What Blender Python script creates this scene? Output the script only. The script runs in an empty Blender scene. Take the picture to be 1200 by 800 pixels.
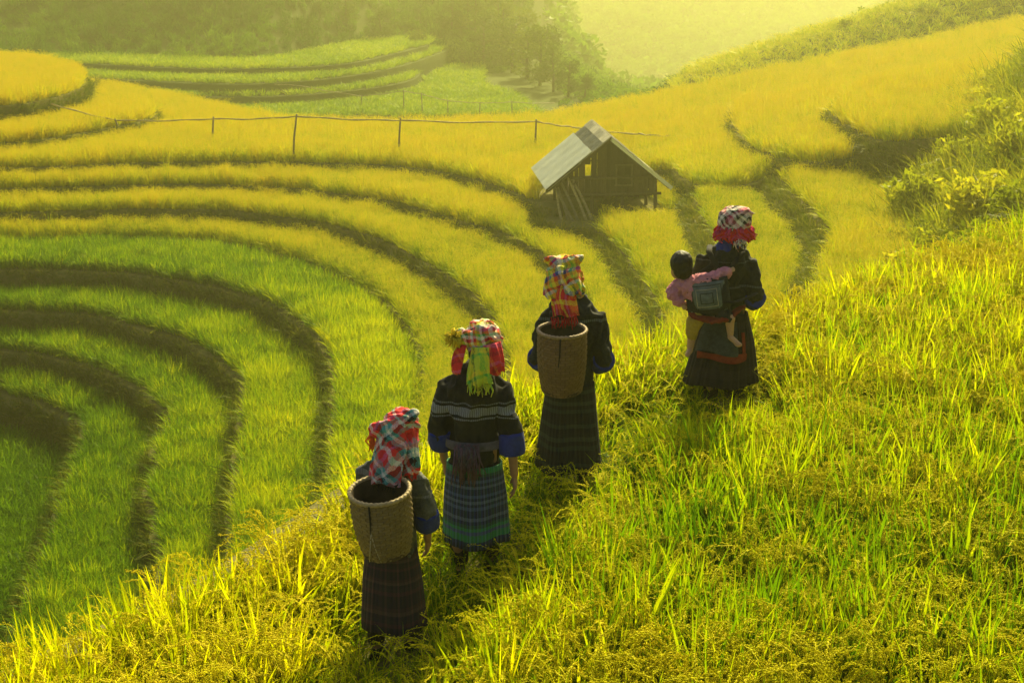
import bpy, bmesh, math, random
import numpy as np
from mathutils import Vector, Matrix, noise as mnoise
from mathutils.geometry import delaunay_2d_cdt

random.seed(7)
RNG = np.random.default_rng(7)
sc = bpy.context.scene
col = sc.collection

# ------------------------------------------------------------------ camera
CAM_H = 3.6
PITCH = math.atan(490 / 1667.0)
F = 1667.0                                   # focal length in pixels of the 1200 px wide photograph
CT, ST = math.cos(PITCH), math.sin(PITCH)
cam_d = bpy.data.cameras.new('camera')
cam_d.lens = 50.0
cam_d.sensor_width = 36.0
cam_d.clip_end = 3000
cam_d.dof.use_dof = True
cam_d.dof.focus_distance = 8.8
cam_d.dof.aperture_fstop = 9.0
cam = bpy.data.objects.new('camera', cam_d)
cam.location = (0, 0, CAM_H)
cam.rotation_euler = (math.pi / 2 - PITCH, 0, 0)
col.objects.link(cam)
sc.camera = cam

# ------------------------------------------------------------------ sky, sun, exposure
SUN_AZ, SUN_EL = math.radians(16), math.radians(37)      # azimuth clockwise from +Y
world = bpy.data.worlds.new('World')
sc.world = world
world.use_nodes = True
wn = world.node_tree.nodes
wn.clear()
wo = wn.new('ShaderNodeOutputWorld')
wb = wn.new('ShaderNodeBackground')
ws = wn.new('ShaderNodeTexSky')
ws.sky_type = 'NISHITA'
ws.sun_disc = False
ws.sun_elevation = SUN_EL
ws.sun_rotation = SUN_AZ
ws.air_density = 1.0
ws.dust_density = 4.0
ws.ozone_density = 0.6
wb.inputs[1].default_value = 0.062
world.node_tree.links.new(ws.outputs[0], wb.inputs[0])
world.node_tree.links.new(wb.outputs[0], wo.inputs[0])

sun_d = bpy.data.lights.new('sun', 'SUN')
sun_d.energy = 5.0
sun_d.angle = math.radians(1.2)
sun_d.color = (1.0, 0.88, 0.42)
sun = bpy.data.objects.new('sun', sun_d)
sdir = Vector((math.sin(SUN_AZ) * math.cos(SUN_EL), math.cos(SUN_AZ) * math.cos(SUN_EL), math.sin(SUN_EL)))
sun.rotation_euler = sdir.to_track_quat('Z', 'Y').to_euler()
sun.location = sdir * 60
col.objects.link(sun)

sc.view_settings.view_transform = 'Standard'
sc.view_settings.look = 'None'
sc.view_settings.gamma = 1.0
sc.view_settings.use_curve_mapping = False
sc.view_settings.exposure = 1.1
sc.render.engine = 'CYCLES'
sc.cycles.use_denoising = True
sc.cycles.use_adaptive_sampling = True
sc.cycles.adaptive_threshold = 0.02
sc.cycles.max_bounces = 4
sc.cycles.diffuse_bounces = 2
sc.cycles.transmission_bounces = 3
sc.cycles.volume_bounces = 0
sc.cycles.sample_clamp_indirect = 6

# ------------------------------------------------------------------ projection helpers
def ray(u, v):
    x, y = (u - 600) / F, -(v - 400) / F
    return np.array([x, CT + y * ST, -ST + y * CT])

def at(u, v, z):
    """point of the place seen at pixel (u, v) on the height z (number or function of x, y)"""
    d = ray(u, v)
    zz = z if not callable(z) else z(0, 50)
    for _ in range(30 if callable(z) else 1):
        s = (zz - CAM_H) / d[2]
        p = np.array([0, 0, CAM_H]) + s * d
        if callable(z):
            zz = .5 * zz + .5 * z(p[0], p[1])
    return np.array([p[0], p[1], z(p[0], p[1]) if callable(z) else z])

def proj(P):
    P = np.asarray(P, float)
    x, y, z = P[..., 0], P[..., 1], P[..., 2] - CAM_H
    d = y * CT - z * ST
    h = y * ST + z * CT
    return 600 + F * x / d, 400 - F * h / d, d

# ------------------------------------------------------------------ object helpers
def tag(o, label=None, cat=None, group=None, kind=None):
    if label: o['label'] = label
    if cat: o['category'] = cat
    if group: o['group'] = group
    if kind: o['kind'] = kind
    return o

def empty(name, loc=(0, 0, 0), rz=0.0, sc_=1.0):
    o = bpy.data.objects.new(name, None)
    o.empty_display_size = .2
    o.location = loc
    o.rotation_euler = (0, 0, rz)
    o.scale = (sc_,) * 3
    col.objects.link(o)
    return o

def link(name, me, mat=None, parent=None, smooth=True):
    o = bpy.data.objects.new(name, me)
    if mat is not None:
        for m in (mat if isinstance(mat, (list, tuple)) else [mat]):
            if m.name not in [x.name for x in me.materials if x]:
                me.materials.append(m)
    if smooth and len(me.polygons):
        me.polygons.foreach_set('use_smooth', [True] * len(me.polygons))
    col.objects.link(o)
    if parent is not None:
        o.parent = parent
    return o

def npmesh(name, V, Fc, attrs=None, uv=None, mi=None):
    """V (n,3), Fc list of faces or (m,k) array, attrs {name: per-vertex floats}, uv per-vertex (n,2)"""
    me = bpy.data.meshes.new(name)
    V = np.asarray(V, np.float32)
    if isinstance(Fc, np.ndarray):
        m, k = Fc.shape
        me.vertices.add(len(V)); me.vertices.foreach_set('co', V.ravel())
        me.loops.add(m * k); me.loops.foreach_set('vertex_index', Fc.astype(np.int32).ravel())
        me.polygons.add(m)
        me.polygons.foreach_set('loop_start', np.arange(0, m * k, k, dtype=np.int32))
        me.update(calc_edges=True)
    else:
        me.from_pydata([tuple(map(float, v)) for v in V], [], [tuple(map(int, f)) for f in Fc])
        me.update()
    for k_, a in (attrs or {}).items():
        at_ = me.attributes.new(k_, 'FLOAT', 'POINT')
        at_.data.foreach_set('value', np.asarray(a, np.float32))
    if uv is not None:
        l = me.uv_layers.new(name='UVMap')
        li = np.zeros(len(me.loops), np.int32)
        me.loops.foreach_get('vertex_index', li)
        l.data.foreach_set('uv', np.asarray(uv, np.float32)[li].ravel())
    if mi is not None:
        me.polygons.foreach_set('material_index', np.asarray(mi, np.int32))
    return me

class Geo:
    def __init__(s):
        s.v, s.f = [], []
    def add(s, V, Fc):
        o = len(s.v)
        s.v.extend([tuple(map(float, v)) for v in V])
        s.f.extend([tuple(int(i) + o for i in f) for f in Fc])
    def loft(s, rings, cap=True, closed=True):
        n = len(rings[0])
        V = [p for r in rings for p in r]
        Fc = []
        for i in range(len(rings) - 1):
            for j in range(n if closed else n - 1):
                a, b = i * n + j, i * n + (j + 1) % n
                Fc.append((a, b, b + n, a + n))
        if cap:
            Fc.append(tuple(range(n - 1, -1, -1)))
            Fc.append(tuple((len(rings) - 1) * n + j for j in range(n)))
        s.add(V, Fc)
    def tube(s, pts, rad, n=10, cap=True, flat=1.0, roundend=False):
        pts = [np.array(p, float) for p in pts]
        rad = list(rad) if hasattr(rad, '__len__') else [rad] * len(pts)
        if roundend:
            d0 = pts[0] - pts[1]; d0 /= np.linalg.norm(d0) + 1e-9
            d1 = pts[-1] - pts[-2]; d1 /= np.linalg.norm(d1) + 1e-9
            r0, r1 = rad[0], rad[-1]
            pts = [pts[0] + d0 * r0 * .97, pts[0] + d0 * r0 * .7] + pts + [pts[-1] + d1 * r1 * .7, pts[-1] + d1 * r1 * .97]
            rad = [r0 * .2, r0 * .7] + rad + [r1 * .7, r1 * .2]
        t = []
        for i in range(len(pts)):
            a = pts[min(i + 1, len(pts) - 1)] - pts[max(i - 1, 0)]
            t.append(a / (np.linalg.norm(a) + 1e-9))
        ref = np.array([0, 0, 1.0]) if abs(t[0][2]) < .9 else np.array([0, 1.0, 0])
        u = np.cross(t[0], ref); u /= np.linalg.norm(u)
        rings = []
        for i in range(len(pts)):
            u = u - t[i] * np.dot(u, t[i]); u /= np.linalg.norm(u) + 1e-9
            w = np.cross(t[i], u)
            rings.append([pts[i] + rad[i] * (math.cos(2 * math.pi * k / n) * u + flat * math.sin(2 * math.pi * k / n) * w) for k in range(n)])
        s.loft(rings, cap)
    def cap(s, p0, p1, r0, r1, n=12):
        s.tube([p0, p1], [r0, r1], n, roundend=True)
    def ell(s, c, r, n=14, m=9, rot=None):
        rings = []
        for i in range(m + 1):
            a = -math.pi / 2 + math.pi * (i + .08) / (m + .16)
            ring = []
            for k in range(n):
                b = 2 * math.pi * k / n
                p = Vector((r[0] * math.cos(a) * math.cos(b), r[1] * math.cos(a) * math.sin(b), r[2] * math.sin(a)))
                if rot is not None: p = rot @ p
                ring.append((c[0] + p.x, c[1] + p.y, c[2] + p.z))
            rings.append(ring)
        s.loft(rings)
    def oval(s, secs, n=24, cap=True):
        """secs: (z, rx, ry, cx, cy)"""
        s.loft([[(c[3] + c[1] * math.cos(2 * math.pi * k / n), c[4] + c[2] * math.sin(2 * math.pi * k / n), c[0]) for k in range(n)] for c in secs], cap)
    def box(s, c, d, M=None):
        V = [Vector((x * d[0] / 2, y * d[1] / 2, z * d[2] / 2)) for x in (-1, 1) for y in (-1, 1) for z in (-1, 1)]
        if M is not None: V = [M @ v for v in V]
        V = [(v.x + c[0], v.y + c[1], v.z + c[2]) for v in V]
        s.add(V, [(0, 1, 3, 2), (4, 6, 7, 5), (0, 4, 5, 1), (2, 3, 7, 6), (0, 2, 6, 4), (1, 5, 7, 3)])
    def prism(s, poly, y0, y1):
        """poly of (x, z), extruded along y"""
        n = len(poly)
        s.add([(p[0], y0, p[1]) for p in poly] + [(p[0], y1, p[1]) for p in poly],
              [tuple(range(n)), tuple(range(2 * n - 1, n - 1, -1))] + [(i, n + i, n + (i + 1) % n, (i + 1) % n) for i in range(n)])
    def mesh(s, name):
        me = bpy.data.meshes.new(name)
        me.from_pydata(s.v, [], s.f)
        bm = bmesh.new(); bm.from_mesh(me)
        bmesh.ops.recalc_face_normals(bm, faces=bm.faces)
        bm.to_mesh(me); bm.free()
        me.update()
        return me
    def build(s, name, mat, parent=None, smooth=True):
        return link(name, s.mesh(name), mat, parent, smooth)
    def remesh(s, name, mat, parent=None, voxel=.008, smooth=3, fold=0.0, fs=9.0, fz=.35, seed=0, clipz=None):
        """one continuous skin round all the volumes, with cloth folds"""
        me = s.mesh(name)
        o = bpy.data.objects.new('tmp', me); col.objects.link(o)
        m = o.modifiers.new('r', 'REMESH'); m.mode = 'VOXEL'; m.voxel_size = voxel
        if smooth:
            k = o.modifiers.new('s', 'SMOOTH'); k.iterations = smooth; k.factor = .5
        bpy.context.view_layer.update()
        dg = bpy.context.evaluated_depsgraph_get()
        out = bpy.data.meshes.new_from_object(o.evaluated_get(dg))
        bpy.data.objects.remove(o); bpy.data.meshes.remove(me)
        out.name = name
        if fold:
            n = len(out.vertices)
            co = np.zeros(n * 3, np.float32); out.vertices.foreach_get('co', co); co = co.reshape(-1, 3)
            no = np.zeros(n * 3, np.float32); out.vertex_normals.foreach_get('vector', no); no = no.reshape(-1, 3)
            dsp = np.array([mnoise.noise(Vector((c[0] * fs + seed, c[1] * fs, c[2] * fs * fz))) + .5 * mnoise.noise(Vector((c[0] * fs * 2.3, c[1] * fs * 2.3 + seed, c[2] * fs * fz * 3))) for c in co])
            dsp = np.abs(dsp) * -1.4 + .35
            co += no * (dsp * fold)[:, None]
            out.vertices.foreach_set('co', co.ravel())
            out.update()
        return link(name, out, mat, parent)

# ------------------------------------------------------------------ materials
def new_mat(name):
    m = bpy.data.materials.new(name)
    m.use_nodes = True
    nt = m.node_tree
    b = nt.nodes['Principled BSDF']
    return m, nt, b

def nd(nt, t, **kw):
    n = nt.nodes.new(t)
    for k, v in kw.items():
        if k.startswith('i_'):
            n.inputs[int(k[2:])].default_value = v
        else:
            setattr(n, k, v)
    return n

def ramp(nt, fac, stops, const=False):
    r = nt.nodes.new('ShaderNodeValToRGB')
    r.color_ramp.interpolation = 'CONSTANT' if const else 'LINEAR'
    el = r.color_ramp.elements
    while len(el) < len(stops): el.new(.5)
    for e, (p, c) in zip(el, stops):
        e.position = p; e.color = (*c, 1)
    if fac is not None: nt.links.new(fac, r.inputs[0])
    return r.outputs[0]

def mathn(nt, op, a, b=None, clamp=False):
    n = nt.nodes.new('ShaderNodeMath'); n.operation = op; n.use_clamp = clamp
    for i, x in enumerate((a, b)):
        if x is None: continue
        if isinstance(x, (int, float)): n.inputs[i].default_value = x
        else: nt.links.new(x, n.inputs[i])
    return n.outputs[0]

def mixc(nt, fac, a, b, mode='MIX'):
    n = nt.nodes.new('ShaderNodeMix'); n.data_type = 'RGBA'; n.blend_type = mode
    for s, x in ((0, fac), (6, a), (7, b)):
        if isinstance(x, (int, float)): n.inputs[s].default_value = x
        elif isinstance(x, tuple): n.inputs[s].default_value = (*x, 1)
        else: nt.links.new(x, n.inputs[s])
    return n.outputs[2]

def noise_fac(nt, scale, detail=4, vec=None, rough=.6):
    n = nd(nt, 'ShaderNodeTexNoise'); n.inputs['Scale'].default_value = scale
    n.inputs['Detail'].default_value = detail; n.inputs['Roughness'].default_value = rough
    if vec is not None: nt.links.new(vec, n.inputs['Vector'])
    return n.outputs['Fac']

def bump(nt, b, h, strength=.3, dist=.02):
    n = nd(nt, 'ShaderNodeBump'); n.inputs['Strength'].default_value = strength; n.inputs['Distance'].default_value = dist
    nt.links.new(h, n.inputs['Height']); nt.links.new(n.outputs[0], b.inputs['Normal'])

def simple(name, c, c2=None, scale=20, rough=.8, bmp=0, spec=.3, metal=0, stretch=None):
    m, nt, b = new_mat(name)
    tc = nd(nt, 'ShaderNodeTexCoord').outputs['Object']
    if stretch:
        mp = nd(nt, 'ShaderNodeMapping'); mp.inputs['Scale'].default_value = stretch
        nt.links.new(tc, mp.inputs[0]); tc = mp.outputs[0]
    f = noise_fac(nt, scale, 5, tc)
    nt.links.new(ramp(nt, f, [(.3, c), (.7, c2 or tuple(x * .6 for x in c))]), b.inputs['Base Color'])
    b.inputs['Roughness'].default_value = rough
    b.inputs['Specular IOR Level'].default_value = spec
    b.inputs['Metallic'].default_value = metal
    if bmp: bump(nt, b, f, bmp, .01)
    return m

def leaf_mat(name, stops, transl=.45, rough=.45, spread=.35, inst=True, rnd=True):
    """thin leaf: colour runs with the plant's ripeness (tint) and the blade (cv)"""
    m, nt, b = new_mat(name)
    a = nd(nt, 'ShaderNodeAttribute', attribute_name='cv').outputs['Fac']
    v = mathn(nt, 'MULTIPLY', mathn(nt, 'SUBTRACT', a, .5), spread)
    if inst:
        t = nd(nt, 'ShaderNodeAttribute', attribute_name='tint', attribute_type='INSTANCER').outputs['Fac']
    else:
        t = nd(nt, 'ShaderNodeObjectInfo').outputs['Random']
    fac = mathn(nt, 'ADD', v, t, True)
    c = ramp(nt, fac, stops)
    nt.links.new(c, b.inputs['Base Color'])
    b.inputs['Roughness'].default_value = rough
    b.inputs['Specular IOR Level'].default_value = .04
    tr = nd(nt, 'ShaderNodeBsdfTranslucent'); nt.links.new(c, tr.inputs[0])
    mx = nd(nt, 'ShaderNodeMixShader'); mx.inputs[0].default_value = transl
    nt.links.new(b.outputs[0], mx.inputs[1]); nt.links.new(tr.outputs[0], mx.inputs[2])
    nt.links.new(mx.outputs[0], nt.nodes['Material Output'].inputs[0])
    return m

M = {}
RICE = [(0, (.05, .14, .001)), (.3, (.18, .32, .001)), (.55, (.46, .53, .0012)), (.8, (.74, .71, .0015)), (1, (.82, .66, .002))]
M['rice_leaf'] = leaf_mat('rice_leaf', RICE, .58, .4, .3)
M['rice_low'] = leaf_mat('rice_low', [(0, (.02, .055, .001)), (.5, (.06, .12, .0015)), (1, (.16, .17, .004))], .25, .5, .3)  # deep green lower leaves, darkened further: shade between clumps put into the colour
M['rice_leaf_green'] = leaf_mat('rice_leaf_green', RICE, .38, .45, .3)
M['rice_leaf_mid'] = leaf_mat('rice_leaf_mid', RICE, .24, .5, .3)
M['rice_grain'] = leaf_mat('rice_grain', [(0, (.46, .46, .006)), (.4, (.72, .68, .008)), (1, (.86, .71, .025))], .35, .6, .35)
M['grass'] = leaf_mat('grass', [(0, (.04, .075, .003)), (.5, (.11, .15, .004)), (1, (.32, .28, .03))], .35, .5, .5)
M['shrub_leaf'] = leaf_mat('shrub_leaf', [(0, (.09, .14, .004)), (.5, (.24, .28, .006)), (1, (.50, .44, .012))], .5, .45, .5)
M['shrub_leaf_own'] = leaf_mat('shrub_leaf_own', [(0, (.14, .18, .004)), (.5, (.30, .34, .006)), (1, (.52, .48, .012))], .55, .45, .5, inst=False)
M['hill_leaf'] = leaf_mat('hill_leaf', [(0, (.015, .06, .002)), (.5, (.055, .15, .003)), (1, (.15, .27, .005))], .4, .5, .5)
M['tree_leaf'] = leaf_mat('tree_leaf', [(0, (.04, .08, .006)), (.5, (.08, .13, .008)), (1, (.14, .18, .01))], .4, .5, .5, inst=False)
M['bark'] = simple('bark', (.11, .075, .045), (.05, .035, .02), 14, .9, .5)
M['twig'] = simple('twig', (.16, .12, .05), (.07, .06, .03), 14, .9, .3)

def soil_mat(name, c1, c2, c3):
    m, nt, b = new_mat(name)
    tc = nd(nt, 'ShaderNodeTexCoord').outputs['Object']
    f = noise_fac(nt, 1.3, 6, tc, .7)
    g = noise_fac(nt, 9, 5, tc, .7)
    c = mixc(nt, ramp(nt, g, [(.35, (0, 0, 0)), (.65, (1, 1, 1))]), ramp(nt, f, [(.35, c1), (.65, c2)]), c3)
    nt.links.new(c, b.inputs['Base Color'])
    b.inputs['Roughness'].default_value = .95
    b.inputs['Specular IOR Level'].default_value = .1
    bump(nt, b, g, .8, .08)
    return m
M['soil'] = soil_mat('soil', (.17, .14, .05), (.26, .21, .08), (.12, .13, .03))
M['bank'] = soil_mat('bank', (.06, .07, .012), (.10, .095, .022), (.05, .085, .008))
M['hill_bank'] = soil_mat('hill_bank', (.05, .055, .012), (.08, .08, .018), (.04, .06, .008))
M['hill'] = soil_mat('hill', (.05, .08, .012), (.09, .12, .015), (.06, .075, .015))

# ------------------------------------------------------------------ plants as templates for the crops
def blades(rng, n, hmin, hmax, spread, wid, segs, lean=.22, droop=.25, base0=0.0):
    V, Fc, cv = [], [], []
    for i in range(n):
        L = rng.uniform(hmin, hmax)
        a = rng.uniform(0, 2 * math.pi); r = spread * math.sqrt(rng.uniform())
        az = a + rng.normal(0, .7)
        d = np.array([math.cos(az), math.sin(az)])
        ln = abs(rng.normal(0, lean)); dr = abs(rng.normal(0, droop))
        b0 = np.array([r * math.cos(a), r * math.sin(a)])
        tw = rng.uniform(0, math.pi)
        sd = np.array([math.cos(tw), math.sin(tw)])
        w = wid * rng.uniform(.7, 1.25)
        o = len(V); c = rng.uniform()
        for k in range(segs + 1):
            t = k / segs
            xy = b0 + d * L * (ln * t + dr * t * t * .9)
            z = base0 + L * (t - .35 * dr * t ** 3 - .3 * ln * t * t)
            ww = w * (1.0 if t < .45 else max(0.0, 1 - ((t - .45) / .55) ** 1.6)) * (.75 + .25 * min(1, t * 3))
            if k == segs:
                V.append((xy[0], xy[1], z)); cv.append(c)
            else:
                V.append((xy[0] - sd[0] * ww, xy[1] - sd[1] * ww, z)); V.append((xy[0] + sd[0] * ww, xy[1] + sd[1] * ww, z))
                cv += [c, c]
        for k in range(segs - 1):
            Fc.append((o + 2 * k, o + 2 * k + 1, o + 2 * k + 3, o + 2 * k + 2))
        k = segs - 1
        Fc.append((o + 2 * k, o + 2 * k + 1, o + 2 * segs))
    return V, Fc, cv

def panicles(rng, n, h, spread, grains, gl, gw):
    """nodding ears: a thin arching stem set with spindle grains"""
    V, Fc, cv = [], [], []
    for i in range(n):
        a = rng.uniform(0, 2 * math.pi)
        az = a + rng.normal(0, .9)
        d = np.array([math.cos(az), math.sin(az), 0])
        b0 = np.array([math.cos(a), math.sin(a), 0]) * spread * rng.uniform(.2, 1)
        H = h * rng.uniform(.8, 1.1); R = rng.uniform(.07, .14)
        def P(t):                     # t 0..1 along the ear
            ang = t * rng_arc
            return b0 + d * (.05 + R * (1 - math.cos(ang))) + np.array([0, 0, H + R * math.sin(ang) * 1.0 - R * .6])
        rng_arc = rng.uniform(1.9, 2.9)
        c = rng.uniform()
        o = len(V)
        pts = [b0 * .6 + np.array([0, 0, H * .45]), P(0)] + [P(t) for t in (.25, .5, .75, 1)]
        sd = np.array([-d[1], d[0], 0]) * .0016
        for p in pts:
            V.append(tuple(p - sd)); V.append(tuple(p + sd)); cv += [c, c]
        for k in range(len(pts) - 1):
            Fc.append((o + 2 * k, o + 2 * k + 1, o + 2 * k + 3, o + 2 * k + 2))
        for g in range(grains):
            t = .12 + .88 * (g + rng.uniform()) / grains
            p = P(t)
            tg = P(min(1, t + .05)) - P(t - .05); tg /= np.linalg.norm(tg)
            off = rng.normal(0, 1, 3); off -= tg * off.dot(tg); off /= np.linalg.norm(off) + 1e-6
            p = p + off * gl * rng.uniform(.4, 1.3)
            ax = tg * .85 + off * .35 + np.array([0, 0, -.25]); ax /= np.linalg.norm(ax)
            s1 = np.cross(ax, off); s1 /= np.linalg.norm(s1) + 1e-6
            s2 = np.cross(ax, s1)
            o = len(V); cc = min(1, max(0, c + rng.normal(0, .12)))
            for q in (p - ax * gl, p + s1 * gw, p + s2 * gw, p - s1 * gw, p - s2 * gw, p + ax * gl):
                V.append(tuple(q)); cv.append(cc)
            for j in range(4):
                j2 = 1 + (j + 1) % 4
                Fc.append((o, o + 1 + j, o + j2)); Fc.append((o + 5, o + j2, o + 1 + j))
    return V, Fc, cv

def leafball(rng, n, rad, ls, flat=1.0):
    V, Fc, cv = [], [], []
    for i in range(n):
        p = rng.normal(0, 1, 3); p /= np.linalg.norm(p)
        p *= rng.uniform(.35, 1) ** .5
        p = p * np.array(rad)
        a = rng.normal(0, 1, 3); a[2] *= flat; a /= np.linalg.norm(a)
        b = np.cross(a, rng.normal(0, 1, 3)); b /= np.linalg.norm(b)
        s = ls * rng.uniform(.6, 1.4)
        o = len(V); c = rng.uniform()
        V += [tuple(p - a * s), tuple(p + b * s * .42 - a * .1 * s), tuple(p + a * s), tuple(p - b * s * .42 - a * .1 * s)]
        cv += [c] * 4
        Fc.append((o, o + 1, o + 2, o + 3))
    return V, Fc, cv

def template(name, parts):
    """parts: list of ((V, F, cv), material)"""
    V, Fc, cv, mi, mats = [], [], [], [], []
    for (v, f, c), m in parts:
        o = len(V); V += v; cv += c
        Fc += [tuple(i + o for i in x) for x in f]
        mi += [len(mats)] * len(f); mats.append(m)
    me = npmesh(name, np.array(V), Fc, {'cv': cv}, mi=mi)
    for m in mats: me.materials.append(m)
    me.polygons.foreach_set('use_smooth', [True] * len(me.polygons))
    return bpy.data.objects.new(name, me)

def template_set(name, objs):
    c = bpy.data.collections.new(name)
    for i, o in enumerate(objs):
        o.name = '%s_%02d' % (name, i)
        c.objects.link(o)
    return c

rg = np.random.default_rng(11)
def near_t(kind):
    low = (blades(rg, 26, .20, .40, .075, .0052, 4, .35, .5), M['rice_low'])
    if kind == 0:      # leafy: upright flag leaves
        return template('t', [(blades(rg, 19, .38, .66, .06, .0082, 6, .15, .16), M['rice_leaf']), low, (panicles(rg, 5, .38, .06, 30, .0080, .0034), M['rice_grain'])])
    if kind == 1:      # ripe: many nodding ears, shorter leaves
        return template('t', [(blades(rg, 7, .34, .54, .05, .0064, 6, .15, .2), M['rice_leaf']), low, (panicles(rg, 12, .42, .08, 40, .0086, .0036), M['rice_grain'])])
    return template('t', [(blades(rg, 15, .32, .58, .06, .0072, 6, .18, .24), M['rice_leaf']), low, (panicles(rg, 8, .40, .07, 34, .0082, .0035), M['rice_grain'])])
T_NEAR = template_set('near_rice', [near_t(k) for k in (0, 0, 0, 0, 2, 2, 2, 1, 1, 1)])
T_PATH = template_set('path_grass', [template('t', [(blades(rg, 26, .10, .30, .07, .004, 4, .5, .7), M['rice_leaf']),
                                                    (panicles(rg, 3, .2, .06, 22, .0058, .0024), M['rice_grain'])]) for _ in range(4)])
T_MID = template_set('mid_rice', [template('t', [(blades(rg, 18, .40, .64, .10, .010, 4, .25, .5), M['rice_leaf_mid']),
                                                 (blades(rg, 6, .55, .72, .08, .008, 3, .12, .12), M['rice_leaf_mid']),
                                                 (panicles(rg, 7, .53, .09, 8, .013, .006), M['rice_grain'])]) for _ in range(5)])
T_GREEN = template_set('green_rice', [template('t', [(blades(rg, 32, .38, .66, .10, .010, 4, .25, .4), M['rice_leaf_green'])]) for _ in range(4)])
T_GRASS = template_set('tuft', [template('t', [(blades(rg, 26, .10, .34, .12, .009, 3, .55, .7), M['grass'])]) for _ in range(4)])
T_BUSH = template_set('scrub', [template('t', [(leafball(rg, 110, (.5, .5, .4), .06), M['shrub_leaf']),
                                               (blades(rg, 60, .5, 1.1, .4, .012, 4, .35, .5, -.2), M['shrub_leaf'])]) for _ in range(4)])
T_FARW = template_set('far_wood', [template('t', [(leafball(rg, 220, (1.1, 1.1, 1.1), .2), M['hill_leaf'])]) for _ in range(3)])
T_WOOD = template_set('wood', [template('t', [(leafball(rg, 220, (1.1, 1.1, 1.1), .17), M['hill_leaf']), (blades(rg, 50, 1.0, 2.2, .9, .035, 3, .25, .4), M['hill_leaf'])]) for _ in range(4)])

SC_NG = {}
def scatter(name, P, rz, scl, tint, coll, tilt=.12, seed=0, label=None, cat=None, pick=None):
    """plants nobody could count: one object of points, each carrying a plant"""
    P = np.asarray(P, np.float32); n = len(P)
    r = np.random.default_rng(seed + n)
    me = bpy.data.meshes.new(name)
    me.vertices.add(n); me.vertices.foreach_set('co', P.ravel())
    rot = np.stack([r.normal(0, tilt, n), r.normal(0, tilt, n), rz], 1).astype(np.float32)
    a = me.attributes.new('rot', 'FLOAT_VECTOR', 'POINT'); a.data.foreach_set('vector', rot.ravel())
    a = me.attributes.new('size', 'FLOAT_VECTOR', 'POINT'); a.data.foreach_set('vector', np.asarray(scl, np.float32).ravel())
    a = me.attributes.new('tint', 'FLOAT', 'POINT'); a.data.foreach_set('value', np.asarray(tint, np.float32))
    a = me.attributes.new('pick', 'INT', 'POINT'); a.data.foreach_set('value', (r.integers(0, 100, n) if pick is None else pick).astype(np.int32))
    o = bpy.data.objects.new(name, me); col.objects.link(o)
    if coll.name not in SC_NG:
        ng = bpy.data.node_groups.new('plant_' + coll.name, 'GeometryNodeTree')
        ng.interface.new_socket('Geometry', in_out='INPUT', socket_type='NodeSocketGeometry')
        ng.interface.new_socket('Geometry', in_out='OUTPUT', socket_type='NodeSocketGeometry')
        gi = ng.nodes.new('NodeGroupInput'); go = ng.nodes.new('NodeGroupOutput')
        ci = ng.nodes.new('GeometryNodeCollectionInfo')
        ci.inputs['Collection'].default_value = coll
        ci.inputs['Separate Children'].default_value = True
        ci.inputs['Reset Children'].default_value = True
        ip = ng.nodes.new('GeometryNodeInstanceOnPoints'); ip.inputs['Pick Instance'].default_value = True
        def na(nm, ty):
            q = ng.nodes.new('GeometryNodeInputNamedAttribute'); q.data_type = ty; q.inputs[0].default_value = nm
            return [x for x in q.outputs if x.enabled][0]
        L = ng.links.new
        L(gi.outputs[0], ip.inputs['Points']); L(ci.outputs[0], ip.inputs['Instance'])
        L(na('pick', 'INT'), ip.inputs['Instance Index'])
        L(na('rot', 'FLOAT_VECTOR'), ip.inputs['Rotation']); L(na('size', 'FLOAT_VECTOR'), ip.inputs['Scale'])
        L(ip.outputs[0], go.inputs[0])
        SC_NG[coll.name] = ng
    md = o.modifiers.new('plants', 'NODES'); md.node_group = SC_NG[coll.name]
    tag(o, label, cat, kind='stuff')
    return o

def lownoise(x, y, s, seed=0):
    return np.array([mnoise.noise(Vector((a * s + seed, b * s, seed * .37))) for a, b in zip(x, y)])

# ------------------------------------------------------------------ near field (the ridge the people walk on)
CREST_PX = [(-420, 935), (-250, 850), (-120, 790), (0, 742), (90, 705), (170, 672), (260, 628), (370, 578), (490, 500), (600, 436), (680, 402), (750, 378),
            (830, 355), (900, 338), (970, 312), (1040, 288), (1120, 262), (1200, 238), (1330, 200), (1500, 160)]
def gnear(x, y):
    return .07 * (y - 7.2) + .03 * x + .05 * max(0, x - 2.0) if not isinstance(x, np.ndarray) else .07 * (y - 7.2) + .03 * x + .05 * np.maximum(0, x - 2.0)
crest = np.array([at(u, v, lambda x, y: gnear(x, y) + .52)[:2] for u, v in CREST_PX])
def resample(P, step):
    P = np.asarray(P, float)
    out = []
    Q = np.vstack([2 * P[0] - P[1], P, 2 * P[-1] - P[-2]])
    for i in range(1, len(Q) - 2):
        n = max(2, int(np.linalg.norm(Q[i + 1] - Q[i]) / step))
        for k in range(n):
            t = k / n
            out.append(.5 * ((2 * Q[i]) + (-Q[i - 1] + Q[i + 1]) * t + (2 * Q[i - 1] - 5 * Q[i] + 4 * Q[i + 1] - Q[i + 2]) * t * t + (-Q[i - 1] + 3 * Q[i] - 3 * Q[i + 1] + Q[i + 2]) * t ** 3))
    out.append(P[-1])
    return np.array(out)
crest_s = resample(crest, .3)
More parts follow.
